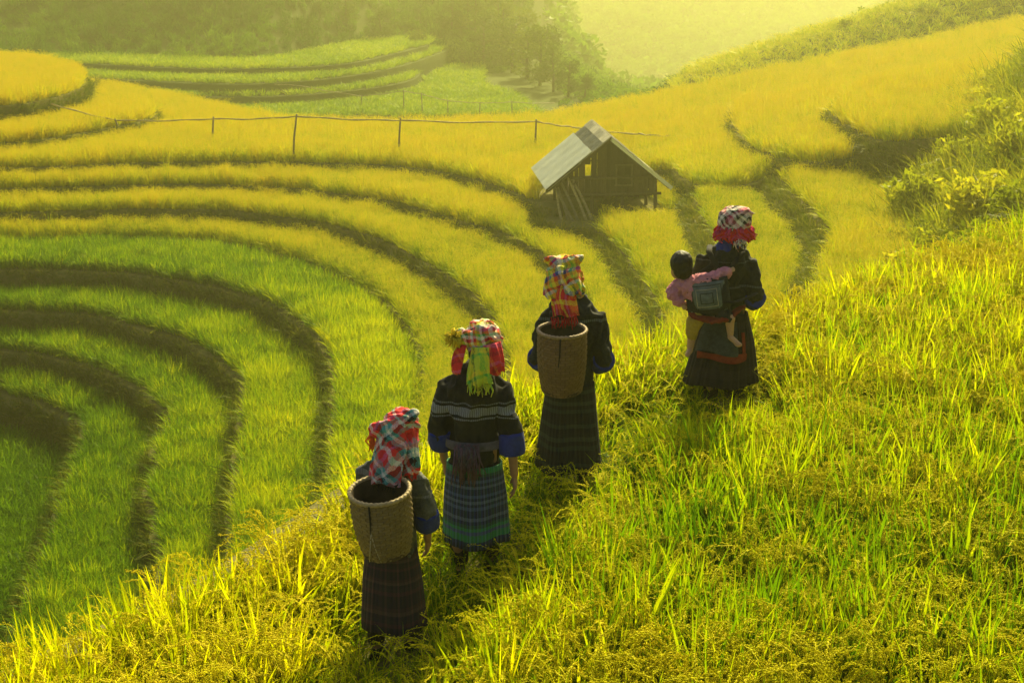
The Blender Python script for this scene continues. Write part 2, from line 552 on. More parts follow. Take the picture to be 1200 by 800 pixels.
def crest_sd(x, y):
    """how far (metres) a point lies beyond the field's brow; negative inside"""
    x = np.atleast_1d(np.asarray(x, float)); y = np.atleast_1d(np.asarray(y, float))
    A, B = crest_s[:-1], crest_s[1:]
    best = np.full(len(x), 1e9); sg = np.zeros(len(x))
    for a, b in zip(A, B):
        ab = b - a; L2 = ab.dot(ab)
        t = np.clip(((x - a[0]) * ab[0] + (y - a[1]) * ab[1]) / L2, 0, 1)
        dx, dy = x - a[0] - t * ab[0], y - a[1] - t * ab[1]
        d = np.hypot(dx, dy)
        c = ab[0] * dy - ab[1] * dx
        m = d < best
        best[m] = d[m]; sg[m] = np.sign(c[m])
    return best * sg
def gfield(x, y):
    s = crest_sd(x, y)
    z = gnear(np.atleast_1d(np.asarray(x, float)), np.atleast_1d(np.asarray(y, float)))
    o = np.maximum(0, s - .15)
    return z - np.where(o < 1.5, .45 * o * o / 1.0 * .9, .91 + (o - 1.5) * 1.0)
gx = np.arange(-14, 24.01, .4); gy = np.arange(-3, 40.01, .4)
X, Y = np.meshgrid(gx, gy); xs, ys = X.ravel(), Y.ravel()
zs = np.maximum(gfield(xs, ys), -13.5) + .03 * lownoise(xs, ys, 1.2)
nx, ny = len(gx), len(gy)
idx = np.arange(nx * ny).reshape(ny, nx)
Fq = np.stack([idx[:-1, :-1].ravel(), idx[:-1, 1:].ravel(), idx[1:, 1:].ravel(), idx[1:, :-1].ravel()], 1)
zq = zs[Fq].max(1)
keep = zq > -13.2
fo = link('field_ridge', npmesh('field_ridge', np.stack([xs, ys, zs], 1), Fq[keep]), M['soil'])
tag(fo, 'brown earth of the sloping rice field the women walk through', 'field', kind='structure')

# ------------------------------------------------------------------ terraces
def zc(x, y):
    return -5.93 + .18 * .5 * ((x - 2) + math.sqrt((x - 2) ** 2 + 4))
def zn(off):
    return lambda x, y: zc(x, y) + off
LEV = dict(K=-12.0, J=-10.85, I=-9.95, H=-9.05, G=-8.15, F=-7.8, E=-7.08, D=-6.5, S2=-6.0)
def K_(z): return (lambda x, y: z)
SL = []   # (key, zfunc, crest polyline plan (n,2), closing points plan, ripeness, template, far?)
def slab(key, zf, px, close, tint, tmpl="mid", far=False, drop=1.7, spacing=.165, bat=.16):
    C = np.array([at(u, v, zf)[:2] for u, v in px])
    C = resample(C, .3 if not far else .8)
    nz = lownoise(C[:, 0], C[:, 1], .8, 3) * .16 + lownoise(C[:, 0], C[:, 1], 2.6, 8) * .09
    T = np.gradient(C, axis=0); T /= np.linalg.norm(T, axis=1)[:, None] + 1e-9
    C = C + np.stack([-T[:, 1], T[:, 0]], 1) * nz[:, None]
    Pp = np.vstack([C, np.array(close, float)]) if len(close) else C
    SL.append(dict(key=key, zf=zf, crest=C, poly=Pp, tint=tint, tmpl=tmpl, far=far, drop=drop, spacing=spacing, bat=bat))
RB = [(70, 14), (70, 62), (-75, 62)]
slab('J', K_(LEV['J']), [(-420, 420), (-200, 425), (-80, 440), (0, 462), (40, 474), (75, 490), (92, 508), (88, 535), (72, 575), (52, 640), (28, 700), (0, 760), (-40, 860)], [(-15, 14)] + RB, .24)
slab('I', K_(LEV['I']), [(-420, 400), (-150, 402), (0, 412), (80, 426), (140, 446), (180, 470), (192, 490), (180, 530), (172, 580), (178, 640), (186, 690), (190, 790)], [(-7, 14)] + RB, .26)
slab('H', K_(LEV['H']), [(-420, 358), (-150, 360), (0, 365), (100, 371), (160, 385), (220, 405), (265, 435), (281, 462), (276, 520), (268, 590), (262, 640), (250, 760)], [(-5, 14)] + RB, .29)
slab('G', K_(LEV['G']), [(-420, 315), (-150, 315), (0, 317), (100, 319), (200, 329), (280, 346), (340, 375), (378, 410), (389, 450), (386, 520), (376, 580), (365, 700)], [(-2.5, 14)] + RB, .31)
slab('F', K_(LEV['F']), [(-420, 280), (-150, 279), (0, 281), (150, 279), (250, 284), (330, 299), (400, 326), (450, 356), (484, 396), (495, 440), (490, 490), (475, 600)], [(-1.2, 14)] + RB, .66)
slab('E', K_(LEV['E']), [(-420, 252), (-150, 251), (0, 250), (200, 246), (300, 251), (400, 268), (470, 294), (530, 330), (574, 370), (590, 410), (600, 470), (600, 600)], [(0, 14)] + RB, .74, bat=.42)
slab('D', K_(LEV['D']), [(-420, 224), (-150, 223), (0, 222), (200, 217), (330, 221), (450, 236), (540, 260), (596, 278), (625, 292), (652, 318), (678, 350), (695, 400), (700, 480), (700, 600)], [(2.2, 14)] + RB, .76, bat=.42)
slab('S2', K_(LEV['S2']), [(640, 238), (643, 262), (690, 270), (722, 292), (752, 330), (776, 372), (782, 420), (780, 520)], [(4.2, 14), (70, 14), (70, 58), (1.4, 58)], .72, bat=1.0, drop=1.1)
slab('S3', K_(-5.35), [(880, 218), (840, 222), (817, 229), (815, 238), (826, 262), (842, 300), (852, 345), (855, 430)], [(6.0, 14), (70, 14), (70, 40), (12, 47)], .66, bat=1.15, drop=1.2)
slab('S4', K_(-4.62), [(1000, 186), (945, 190), (915, 196), (906, 203), (922, 222), (945, 245), (972, 275), (968, 300), (950, 345), (950, 430)], [(8.4, 14), (70, 14), (70, 55)], .8, bat=1.15, drop=1.3)
slab('C', zc, [(-420, 202), (-150, 200), (0, 198), (200, 191), (345, 191), (470, 196), (560, 212), (620, 236), (648, 246), (700, 232), (760, 206), (783, 200), (800, 213), (830, 222), (860, 221), (895, 212), (905, 206), (960, 206), (1100, 190), (1300, 170)],
     [tuple(at(u, v, lambda x, y: zc(x, y) + .55)[:2]) for u, v in [(1500, -30), (1300, 0), (1200, 18), (1100, 38), (1000, 58), (900, 78), (800, 101), (720, 116), (640, 130), (500, 138), (360, 137), (300, 128), (200, 107), (100, 91), (40, 74), (-30, 66)]] + [(-60, 86), (-80, 86)], .80, drop=2.2, spacing=.2)
slab('B', K_(-5.25), [(-420, 172), (-150, 172), (0, 168), (60, 163), (120, 152), (165, 143), (185, 136), (170, 126), (130, 119), (105, 108), (112, 94)], [(-22, 75), (-80, 75)], .84, spacing=.2)
slab('A', K_(-4.15), [(-420, 135), (-150, 134), (0, 125), (40, 120), (75, 112), (97, 103), (101, 95), (92, 86), (70, 79), (40, 74), (0, 70), (-100, 66)], [(-38, 84), (-80, 84)], .9, spacing=.2)
slab('N', zn(.5), [(862, 128), (856, 148), (866, 163), (890, 180), (935, 191), (990, 188), (1032, 178), (1100, 170), (1300, 150)], [(34, 62), (26, 61), (17, 60)], .86, spacing=.2)
slab('O', zn(1.1), [(1000, 110), (972, 132), (985, 148), (1015, 162), (1050, 168), (1120, 160), (1300, 140)], [(34, 58), (26, 57)], .85, spacing=.2)

def inside(poly, x, y):
    r = np.zeros(len(x), bool)
    n = len(poly); j = n - 1
    for i in range(n):
        xi, yi = poly[i]; xj, yj = poly[j]
        if yi != yj:
            c = ((yi > y) != (yj > y)) & (x < (xj - xi) * (y - yi) / (yj - yi) + xi)
            r ^= c
        j = i
    return r
def polyd(line, x, y):
    best = np.full(len(x), 1e9)
    for a, b in zip(line[:-1], line[1:]):
        ab = b - a; L2 = ab.dot(ab) + 1e-12
        t = np.clip(((x - a[0]) * ab[0] + (y - a[1]) * ab[1]) / L2, 0, 1)
        best = np.minimum(best, np.hypot(x - a[0] - t * ab[0], y - a[1] - t * ab[1]))
    return best

def slab_mesh(s):
    P = s['poly']
    a = .5 * np.sum(P[:, 0] * np.roll(P[:, 1], -1) - np.roll(P[:, 0], -1) * P[:, 1])
    if a < 0: P = P[::-1].copy()
    n = len(P)
    x0, y0 = P.min(0); x1, y1 = P.max(0)
    st = 3.0
    gx_, gy_ = np.meshgrid(np.arange(x0 + 1, x1, st), np.arange(y0 + 1, y1, st))
    gxf, gyf = gx_.ravel(), gy_.ravel()
    m = inside(P, gxf, gyf) & (polyd(np.vstack([P, P[:1]]), gxf, gyf) > .8)
    vs = [Vector(p) for p in P] + [Vector((x, y)) for x, y in zip(gxf[m], gyf[m])]
    r = delaunay_2d_cdt(vs, [(i, (i + 1) % n) for i in range(n)], [], 1, 1e-4)
    V = [(v.x, v.y, s['zf'](v.x, v.y)) for v in r[0]]
    Fc = [tuple(f) for f in r[2]]
    mi = [0] * len(Fc)
    # bank: three rings below the lip
    nrm = np.roll(P, -1, 0) - np.roll(P, 1, 0); nrm /= np.linalg.norm(nrm, axis=1)[:, None] + 1e-9
    nrm = np.stack([nrm[:, 1], -nrm[:, 0]], 1)
    o = len(V)
    jit = lownoise(P[:, 0], P[:, 1], 1.7, 5)
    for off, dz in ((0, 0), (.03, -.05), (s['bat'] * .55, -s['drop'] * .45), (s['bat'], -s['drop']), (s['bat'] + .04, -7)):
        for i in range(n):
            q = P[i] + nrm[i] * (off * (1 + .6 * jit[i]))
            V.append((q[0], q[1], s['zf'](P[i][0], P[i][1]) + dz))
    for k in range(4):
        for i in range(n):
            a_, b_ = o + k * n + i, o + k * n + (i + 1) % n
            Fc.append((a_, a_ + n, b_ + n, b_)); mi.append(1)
    return npmesh('terrace', np.array(V), Fc, mi=mi)

TLAB = dict(J='lowest green rice terrace above the dark hollow floor', I='green rice terrace one step above the lowest one', H='curving green rice terrace in the middle of the bowl',
            G='bright green rice terrace just under the first yellow one', F='lowest yellow terrace wrapping round the green bowl', E='curving yellow terrace with a broad grassy bank below', D='yellow terrace below the bamboo rail field',
            S2='terrace strip in front of the hut gable', S3='rounded terrace behind the woman with the baby', S4='golden terrace beside the scrub hillside', C='broad golden terrace behind the hut', B='small golden terrace under the highest one on the left rim', A='highest golden terrace with rounded lip', N='golden field above the hut with curved bank', O='upper golden field below the hazy ridge')
for s in SL:
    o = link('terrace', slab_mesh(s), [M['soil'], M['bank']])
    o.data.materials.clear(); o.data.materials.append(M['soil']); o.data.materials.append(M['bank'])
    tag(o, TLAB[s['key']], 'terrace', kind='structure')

# ------------------------------------------------------------------ the ground sheet: hollow floor, far valley, mountains
def sst(a, b, x):
    t = np.clip((x - a) / (b - a), 0, 1); return t * t * (3 - 2 * t)
def gground(x, y):
    x = np.asarray(x, float); y = np.asarray(y, float)
    z = -12.0 + 1.1 * sst(66, 84, y) - .125 * np.maximum(0, y - 122) * sst(4, 16, x)
    yf = 129 + 22 * sst(-24, -13, x) + 190 * sst(-3, 20, x)
    n1 = np.array([mnoise.noise(Vector((a * .03, b * .03, 1.7))) + .4 * mnoise.noise(Vector((a * .11, b * .11, 4.2))) for a, b in zip(x.ravel(), y.ravel())]).reshape(x.shape)
    hill = np.maximum(0, y - yf + 5 * n1)
    z = z + 2.2 * sst(yf - 5, yf, y) * sst(6, -4, x) + np.minimum(.38 * hill, 60)
    r2 = (-6.2 + .31 * (x - 12)) - z                               # second ridge, right
    z = z + np.maximum(0, r2) * np.exp(-((y - 98) / 13) ** 2) * sst(7, 13, x) * (x > 0)
    z = z + .5 * n1 * sst(90, 150, y)
    # scrub hillside on the right
    h = np.maximum(0, x - (.215 * y + 2.0))
    sh = -5.0 + .82 * h - 12.0 * sst(50, 58, y) - 9 * sst(24, 18, y)
    z = np.where((h > 0) & (y < 58), np.maximum(z, sh), z)
    return z
ax = np.concatenate([np.arange(-420, -60, 20), np.arange(-60, 60, 1.5), np.arange(60, 421, 20)])
ay = np.concatenate([np.arange(-60, 16, 6), np.arange(16, 60, 1.0), np.arange(60, 200, 2.5), np.arange(200, 661, 20)])
X, Y = np.meshgrid(ax, ay)
Z = gground(X, Y)
idx = np.arange(X.size).reshape(X.shape)
Fq = np.stack([idx[:-1, :-1].ravel(), idx[:-1, 1:].ravel(), idx[1:, 1:].ravel(), idx[1:, :-1].ravel()], 1)
tag(link('ground', npmesh('ground', np.stack([X.ravel(), Y.ravel(), Z.ravel()], 1), Fq), M['hill']), 'valley floor and wooded mountainsides', 'ground', kind='structure')

# far valley terraces
FAR = []
def farslab(z, px, close, tint):
    C = resample(np.array([at(u, v, z)[:2] for u, v in px]), .8)
    FAR.append(dict(key='far', zf=K_(z), crest=C, poly=np.vstack([C, np.array(close, float)]), tint=tint, drop=1.5, bat=.16))
farslab(-10.55, [(420, 137), (500, 139), (545, 137), (600, 137), (640, 138), (622, 122), (600, 108), (565, 100)], [(-3, 150), (-80, 150), (-80, 96)], .36)
farslab(-9.75, [(-300, 108), (0, 110), (150, 113), (300, 114), (400, 108), (470, 98), (492, 88), (488, 80), (500, 70)], [(-10, 165), (-120, 165), (-120, 110)], .36)
farslab(-8.9, [(-300, 90), (0, 90), (100, 92), (200, 97), (300, 99), (400, 91), (470, 78), (515, 63), (530, 54)], [(-8, 170), (-140, 170), (-140, 125)], .38)
farslab(-8.2, [(-300, 70), (0, 72), (200, 80), (300, 81), (400, 76), (460, 64), (500, 54)], [(-8, 175), (-150, 175), (-150, 140)], .4)
for s, l in zip(FAR, ('pale green rice terrace on the far valley floor', 'far green terrace ending in a rounded tongue', 'narrow far green terrace below the wooded slope', 'uppermost far green terrace at the foot of the wooded slope')):
    o = link('terrace', slab_mesh(s), [M['soil'], M['bank']])
    o.data.materials.clear(); o.data.materials.append(M['hill']); o.data.materials.append(M['hill_bank'])
    tag(o, l, 'terrace', kind='structure')

# ------------------------------------------------------------------ hut, placed early so that the crop leaves it room
HUT = at(712, 252, -6.0)
HUT_RZ = math.radians(5.5)
# ------------------------------------------------------------------ people's places
PEO = {}
for k, fu, fv, hu, hv in (('girl', 462, 764, 470, 478), ('green', 557, 672, 566, 375), ('dark', 667, 567, 660, 298), ('mother', 846, 480, 860, 243)):
    s = 3.0
    while True:
        p = np.array([0, 0, CAM_H]) + s * ray(fu, fv)
        if p[2] <= gnear(p[0], p[1]) or s > 30: break
        s += .004
    zt = 1.0                                 # head height: match the pixel of the top of the head
    for _ in range(60):
        v = proj(p + np.array([0, 0, zt]))[1]
        zt += (v - hv) / F * s
    PEO[k] = (p, zt, s)
    print('PERSON', k, p.round(2), 'height', round(zt, 2), 'depth', round(s, 2))

# ------------------------------------------------------------------ crops
def frame_ok(P, m=90, mt=60):
    u, v, d = proj(P)
    return (u > -m) & (u < 1200 + m) & (v > -mt) & (v < 800 + m * 2) & (d > 1)
cr_u, cr_v = np.array(CREST_PX).T
def not_hidden(P, extra=70):
    u, v, d = proj(P)
    return v < np.interp(u, cr_u, cr_v) + extra
def jgrid(x0, x1, y0, y1, st, r):
    gx_, gy_ = np.meshgrid(np.arange(x0, x1, st), np.arange(y0, y1, st))
    x, y = gx_.ravel(), gy_.ravel()
    return x + r.uniform(-.42, .42, len(x)) * st, y + r.uniform(-.42, .42, len(y)) * st

TM = dict(mid=T_MID, green=T_GREEN)
CROP_LAB = {}
hutM = Matrix.Rotation(-HUT_RZ, 2)
allpts = []
for i, s in enumerate(SL):
    r = np.random.default_rng(100 + i)
    P = s['poly']; x0, y0 = P.min(0); x1, y1 = P.max(0)
    x0, x1, y0, y1 = max(x0, -36), min(x1, 36), max(y0, 22), min(y1, 90)
    x, y = jgrid(x0, x1, y0, y1, s['spacing'], r)
    zap = s['zf'](10, 50) if s['key'] not in ('C', 'N', 'O') else None
    z = np.full(len(x), zap) if zap is not None else np.array([s['zf'](a, b) for a, b in zip(x, y)])
    m = frame_ok(np.stack([x, y, z], 1)) & not_hidden(np.stack([x, y, z + .6], 1))
    x, y, z = x[m], y[m], z[m]
    m = inside(P, x, y)
    x, y, z = x[m], y[m], z[m]
    for t in SL[i + 1:]:
        if len(x) == 0: break
        m = ~inside(t['poly'], x, y) | (np.array([t['zf'](a, b) for a, b in zip(x, y)]) < z)
        x, y, z = x[m], y[m], z[m]
        if len(x): 
            m = (polyd(t['crest'], x, y) > .05 + t['bat'] * (.85 if t['bat'] < .3 else .7)); x, y, z = x[m], y[m], z[m]
    if len(x) == 0: continue
    m = polyd(s['crest'], x, y) > (.17 if s['tint'] > .5 else .27) + .05 * r.uniform(size=len(x))
    h = gground(x, y) < z + .1
    lx = (x - HUT[0]) * math.cos(HUT_RZ) + (y - HUT[1]) * math.sin(HUT_RZ); ly = -(x - HUT[0]) * math.sin(HUT_RZ) + (y - HUT[1]) * math.cos(HUT_RZ)
    m &= h & ~((abs(lx) < 2.2) & (ly > -1.9) & (ly < 4.6)) & ~((abs(lx + 1.6) < 1.2) & (ly > -2.4) & (ly < 2))
    x, y, z = x[m], y[m], z[m]
    n = len(x)
    if n == 0: continue
    ln = lownoise(x, y, .35, 2); l2 = lownoise(x, y, 1.3, 9)
    tint = s['tint'] + .16 * ln + .12 * l2 + r.normal(0, .10, n) + (.20 * sst(-13, -3, x) * sst(50, 40, y) if s['tint'] < .5 else -.14 * sst(55, 44, y))
    hsc = (1 + .22 * l2 + .12 * ln + r.normal(0, .16, n))
    if s['tint'] < .5: hsc = hsc * 1.14
    sc3 = np.stack([1.15 + 0 * hsc, 1.15 + 0 * hsc, hsc], 1) * (s["spacing"] / .18) ** .5
    scatter('rice_crop', np.stack([x, y, z - .03], 1), r.uniform(0, 6.28, n), sc3, tint, T_GREEN if s['tint'] < .4 else T_MID, .10, i,
            'rice standing on the ' + TLAB[s['key']], 'rice')
    print('crop', s['key'], n)
# hollow floor crop
r = np.random.default_rng(300)
x, y = jgrid(-30, -2, 26, 50, .24, r)
z = np.full(len(x), -12.0)
m = frame_ok(np.stack([x, y, z], 1)) & not_hidden(np.stack([x, y, z + .6], 1)) & ~inside(SL[0]['poly'], x, y)
x, y, z = x[m], y[m], z[m]
m = polyd(SL[0]['crest'], x, y) > .4
x, y, z = x[m], y[m], z[m]; n = len(x)
hs = 1 + r.normal(0, .1, n)
scatter('rice_crop', np.stack([x, y, z], 1), r.uniform(0, 6.28, n), np.stack([hs * 1.2, hs * 1.2, hs], 1), .16 + .1 * lownoise(x, y, .4, 4) + r.normal(0, .05, n), T_GREEN, .1, 4,
        'dark green rice on the floor of the hollow', 'rice')
# far crop
for i, s in enumerate(FAR):
    r = np.random.default_rng(320 + i)
    P = s['poly']
    x, y = jgrid(-75, 12, 84, 172, .55, r)
    z = np.full(len(x), s['zf'](0, 0))
    m = frame_ok(np.stack([x, y, z], 1), 60, 40) & inside(P, x, y)
    x, y, z = x[m], y[m], z[m]
    for t in FAR[i + 1:]:
        m = ~inside(t['poly'], x, y) & (polyd(t['crest'], x, y) > .5); x, y, z = x[m], y[m], z[m]
    m = (polyd(s['crest'], x, y) > .4) & (gground(x, y) < z + .2)
    x, y, z = x[m], y[m], z[m]; n = len(x)
    if n == 0: continue
    hs = 1 + r.normal(0, .1, n)
    scatter('rice_crop', np.stack([x, y, z], 1), r.uniform(0, 6.28, n), np.stack([hs * 2.1, hs * 2.1, hs], 1), s['tint'] + .1 * lownoise(x, y, .15, 4) + r.normal(0, .05, n), T_GREEN, .1, 4,
            ('pale green rice on the far valley floor', 'rice on the far tongue shaped terrace', 'rice strip on the narrow far terrace', 'rice on the uppermost far terrace')[i], 'rice')
    print('far crop', i, n)
# second ridge crop
r = np.random.default_rng(340)
x, y = jgrid(8, 46, 80, 104, .6, r)
z = gground(x, y)
m = frame_ok(np.stack([x, y, z], 1), 60, 60); x, y, z = x[m], y[m], z[m]; n = len(x)
hs = 1 + r.normal(0, .12, n)
scatter('rice_crop', np.stack([x, y, z - .05], 1), r.uniform(0, 6.28, n), np.stack([hs * 2.3, hs * 2.3, hs], 1), .62 + .14 * lownoise(x, y, .12, 4) + r.normal(0, .05, n), T_MID, .1, 4,
        'pale yellow green crop on the hazy second ridge', 'rice')

# near rice
PATH = resample(np.array([PEO[k][0][:2] for k in ('girl', 'green', 'dark', 'mother')]), .1)
pext0 = PATH[0] + (PATH[0] - PATH[8]) * np.linspace(4, .2, 12)[:, None] * np.array([.7, 1.3])
PATH = np.vstack([pext0, PATH])
r = np.random.default_rng(400)
x, y = jgrid(-9, 12, 3.2, 22, .118, r)
sd = crest_sd(x, y)
z = gfield(x, y)
m = frame_ok(np.stack([x, y, z], 1), 130, 100) & (sd < .2)
x, y, z, sd = x[m], y[m], z[m], sd[m]
pd = polyd(PATH, x, y)
for k in PEO:
    p = PEO[k][0]
    m = np.hypot(x - p[0], y - p[1] ) > .17
    x, y, z, pd, sd = x[m], y[m], z[m], pd[m], sd[m]
n = len(x)
pw = .33 + .1 * lownoise(x, y, 1.5, 6)
onpath = pd < pw
l1 = lownoise(x, y, .55, 2); l2 = lownoise(x, y, 1.9, 9)
tint = .56 + .20 * l1 + .16 * l2 + r.normal(0, .09, n) - .22 * sst(10.5, 6.5, y) * sst(-1.5, .5, x) + .03 * sst(-3, -.2, sd)
hs = .98 + .12 * l2 + .10 * l1 + r.normal(0, .11, n)
hs = hs * .98 * (.72 + .28 * sst(.3, .8, pd)) * (1 - .22 * sst(-1.3, -.1, sd))
for k in PEO:                                # the rice is pushed down where each woman has just walked
    p = PEO[k][0]; dx, dy = x - p[0], y - p[1]
    hs = hs * np.where((abs(dx + .1 * dy) < .42) & (dy > -1.0) & (dy < .15), .66, 1)
sp = np.stack([1 + .1 * r.normal(size=n)] * 2 + [hs], 1)
zo = z - .02
sel = ~onpath
scatter('rice_crop', np.stack([x, y, zo], 1)[sel], r.uniform(0, 6.28, sel.sum()), sp[sel], tint[sel], T_NEAR, .13, 1,
        'ripening rice with nodding ears all round the walking women', 'rice',
        np.clip((3.7 + 5 * lownoise(x[sel], y[sel], 1.3, 21) + r.normal(0, 2.4, sel.sum())), 0, 9))
sel = onpath
scatter('path_grass', np.stack([x, y, zo], 1)[sel], r.uniform(0, 6.28, sel.sum()), np.repeat(sp[sel][:, :1], 3, 1), tint[sel] - .18, T_PATH, .2, 2,
        'short trodden growth along the path under the women', 'grass')
print('near', n)

# grass on the banks
bp, bt, bs = [], [], []
for i, s in enumerate(SL):
    C = s['crest']; T = np.gradient(C, axis=0); T /= np.linalg.norm(T, axis=1)[:, None] + 1e-9
    N = np.stack([T[:, 1], -T[:, 0]], 1)
    t0 = C.mean(0)
    # outward = away from the polygon
    if inside(s['poly'], (C + N * .3)[:, 0], (C + N * .3)[:, 1]).mean() > .5: N = -N
    r = np.random.default_rng(500 + i)
    dens = 22
    for q in range(dens):
        f = r.uniform(-.04, 1, len(C))
        hgt = s['drop'] * .75 * np.maximum(f, 0)
        off = .02 + s['bat'] * .72 * f
        jj = r.uniform(-.15, .15, len(C))
        P = C + N * off[:, None] + T * jj[:, None]
        z = np.array([s['zf'](a, b) for a, b in C]) - hgt
        P3 = np.column_stack([P, z])
        m = frame_ok(P3) & not_hidden(P3)
        bp.append(P3[m]); 
        bt.append(np.where(f[m] < .1, .75, .42 if s['bat'] < .3 else .55) + r.normal(0, .12, m.sum())); bs.append(r.uniform(.6, 1.25, m.sum()) * np.where(f[m] < .1, .35, 1))
bp, bt, bs = np.vstack(bp), np.concatenate(bt), np.concatenate(bs)
scatter('bank_grass', bp, RNG.uniform(0, 6.28, len(bp)), np.repeat(bs[:, None], 3, 1), bt, T_GRASS, .5, 3, 'short grass clothing the terrace banks', 'grass')
print('bank', len(bp))

# ------------------------------------------------------------------ hut
M['plank'] = simple('plank', (.13, .095, .055), (.06, .042, .025), 6, .9, .5, .15, stretch=(9, 9, 1))
M['post'] = simple('post', (.13, .10, .055), (.065, .05, .028), 8, .9, .4, .15, stretch=(6, 6, 1))
M['bamboo'] = simple('bamboo', (.46, .38, .18), (.20, .15, .07), 9, .6, .2, .3, stretch=(1, 1, 4))
M['bamboo_grey'] = simple('bamboo_grey', (.24, .20, .11), (.13, .105, .06), 9, .7, .2, .3, stretch=(1, 1, 4))
M['sheet_new'] = simple('sheet_new', (.95, .95, .72), (.80, .79, .56), 2.2, .9, .1, .06, stretch=(1, 1, 1))
M['sheet_old'] = simple('sheet_old', (.40, .38, .30), (.22, .21, .15), 5, .8, .3, .2)

nt = M['plank'].node_tree; bs0 = nt.nodes['Principled BSDF']; lk = bs0.inputs['Base Color'].links[0].from_socket
nt.links.new(mixc(nt, 1.0, lk, ramp(nt, nd(nt, 'ShaderNodeObjectInfo').outputs['Random'], [(0, (.28, .28, .28)), (1, (.95, .92, .88))]), 'MULTIPLY'), bs0.inputs['Base Color'])
hut = tag(empty('stilt_hut', HUT, HUT_RZ), 'small weathered plank hut on stilts with pale sheet roof', 'hut')
HW, HD, FL, EV, AP = 1.62, 3.5, .72, 1.32, 2.62       # half width, depth, floor, wall-plate, apex
def roofz(x): return AP - (AP - EV) * abs(x) / HW
hr = random.Random(5)
for (x, y) in [(-HW, 0), (-.55, 0), (.5, 0), (HW, 0), (-HW, 1.7), (HW, 1.7), (-HW, HD), (0, HD), (HW, HD)]:
    g = Geo(); t = roofz(x) - .05 if y in (0, HD) and abs(x) == HW else FL
    g.tube([(x + hr.uniform(-.06, .06), y - .03, -.5), (x, y, t)], [.07, .06], 8)
    g.build('stilt', M['post'], hut)
for y in (0, HD):
    g = Geo(); g.tube([(-HW - .15, y - .09, FL), (HW + .2, y - .09, FL + .02)], .05, 8); g.build('floor_beam', M['post'], hut)
    g = Geo(); g.tube([(-HW - .1, y - .1 if y == 0 else y + .1, EV - .03), (HW + .1, y - .1 if y == 0 else y + .1, EV - .02)], .035, 8); g.build('tie_beam', M['post'], hut)
g = Geo(); g.box((0, HD / 2, FL - .06), (2 * HW - .14, HD - .14, .05)); g.build('floor', M['plank'], hut, False)
def plank(x0, x1, z0, z1a, z1b, y, t=.022):
    g = Geo(); g.prism([(x0, z0), (x1, z0), (x1, z1b), (x0, z1a)], y, y + t)
    return g.build('plank', M['plank'], hut, False)
x = -HW + .06
while x < HW - .1:                                    # front gable
    w = hr.uniform(.13, .2); x1 = min(x + w, HW - .05)
    y = hr.uniform(-.045, -.005)
    z0 = FL - hr.uniform(.0, .12)
    ta, tb = roofz(x) - .06, roofz(x1) - .06
    if x < 0 < x1: ta = tb = min(ta, tb)
    wins = []
    if -.78 < (x + x1) / 2 < -.62: wins = [(1.28, 1.75)]
    if .28 < (x + x1) / 2 < .78: wins = [(1.08, 1.68)]
    if wins:
        a, b = wins[0]
        plank(x, x1, z0, a + hr.uniform(-.06, .04), a + hr.uniform(-.06, .04), y)
        if tb > b + .05: plank(x, x1, b, ta, tb, y)
    else:
        plank(x, x1, z0, ta - hr.uniform(0, .05), tb - hr.uniform(0, .05), y)
    x = x1 + hr.uniform(.008, .03)
for sx in (-1, 1):                                    # side walls, boards along the ridge direction
    y = .1
    while y < HD - .1:
        w = hr.uniform(.16, .24); y1 = min(y + w, HD - .04)
        if hr.random() < .86:
            g = Geo(); g.box((sx * (HW - .02), (y + y1) / 2, (FL + EV) / 2 - .03), (.022, y1 - y, EV - FL - .02)); g.build('plank', M['plank'], hut, False)
        y = y1 + .015
x = -HW + .05
while x < HW - .1:                                    # back gable with open gaps that let light through
    w = hr.uniform(.14, .22); x1 = min(x + w, HW - .05)
    if not (-.80 < (x + x1) / 2 < -.5) and (hr.random() < .93 or x > .1):
        ta, tb = roofz(x) - .06, roofz(x1) - .06
        if x < 0 < x1: ta = tb = min(ta, tb)
        plank(x, x1 + (.03 if x > .05 else 0), FL, ta, min(tb, roofz(x1 + .03) - .06), HD + (.025 if len(hut.children) % 2 else 0))
    x = x1 + .02
# window frames of the gable
for (a, b, z0, z1) in ((.27, .80, 1.06, 1.70),):
    wf = Geo()
    wf.box((a, -.06, (z0 + z1) / 2), (.05, .05, z1 - z0)); wf.box((b, -.06, (z0 + z1) / 2), (.05, .05, z1 - z0))
    wf.box(((a + b) / 2, -.062, z0 - .027), (b - a + .1, .05, .05)); wf.box(((a + b) / 2, -.062, z1 + .027), (b - a + .1, .05, .05))
    wf.build('window_frame', M['post'], hut, False)
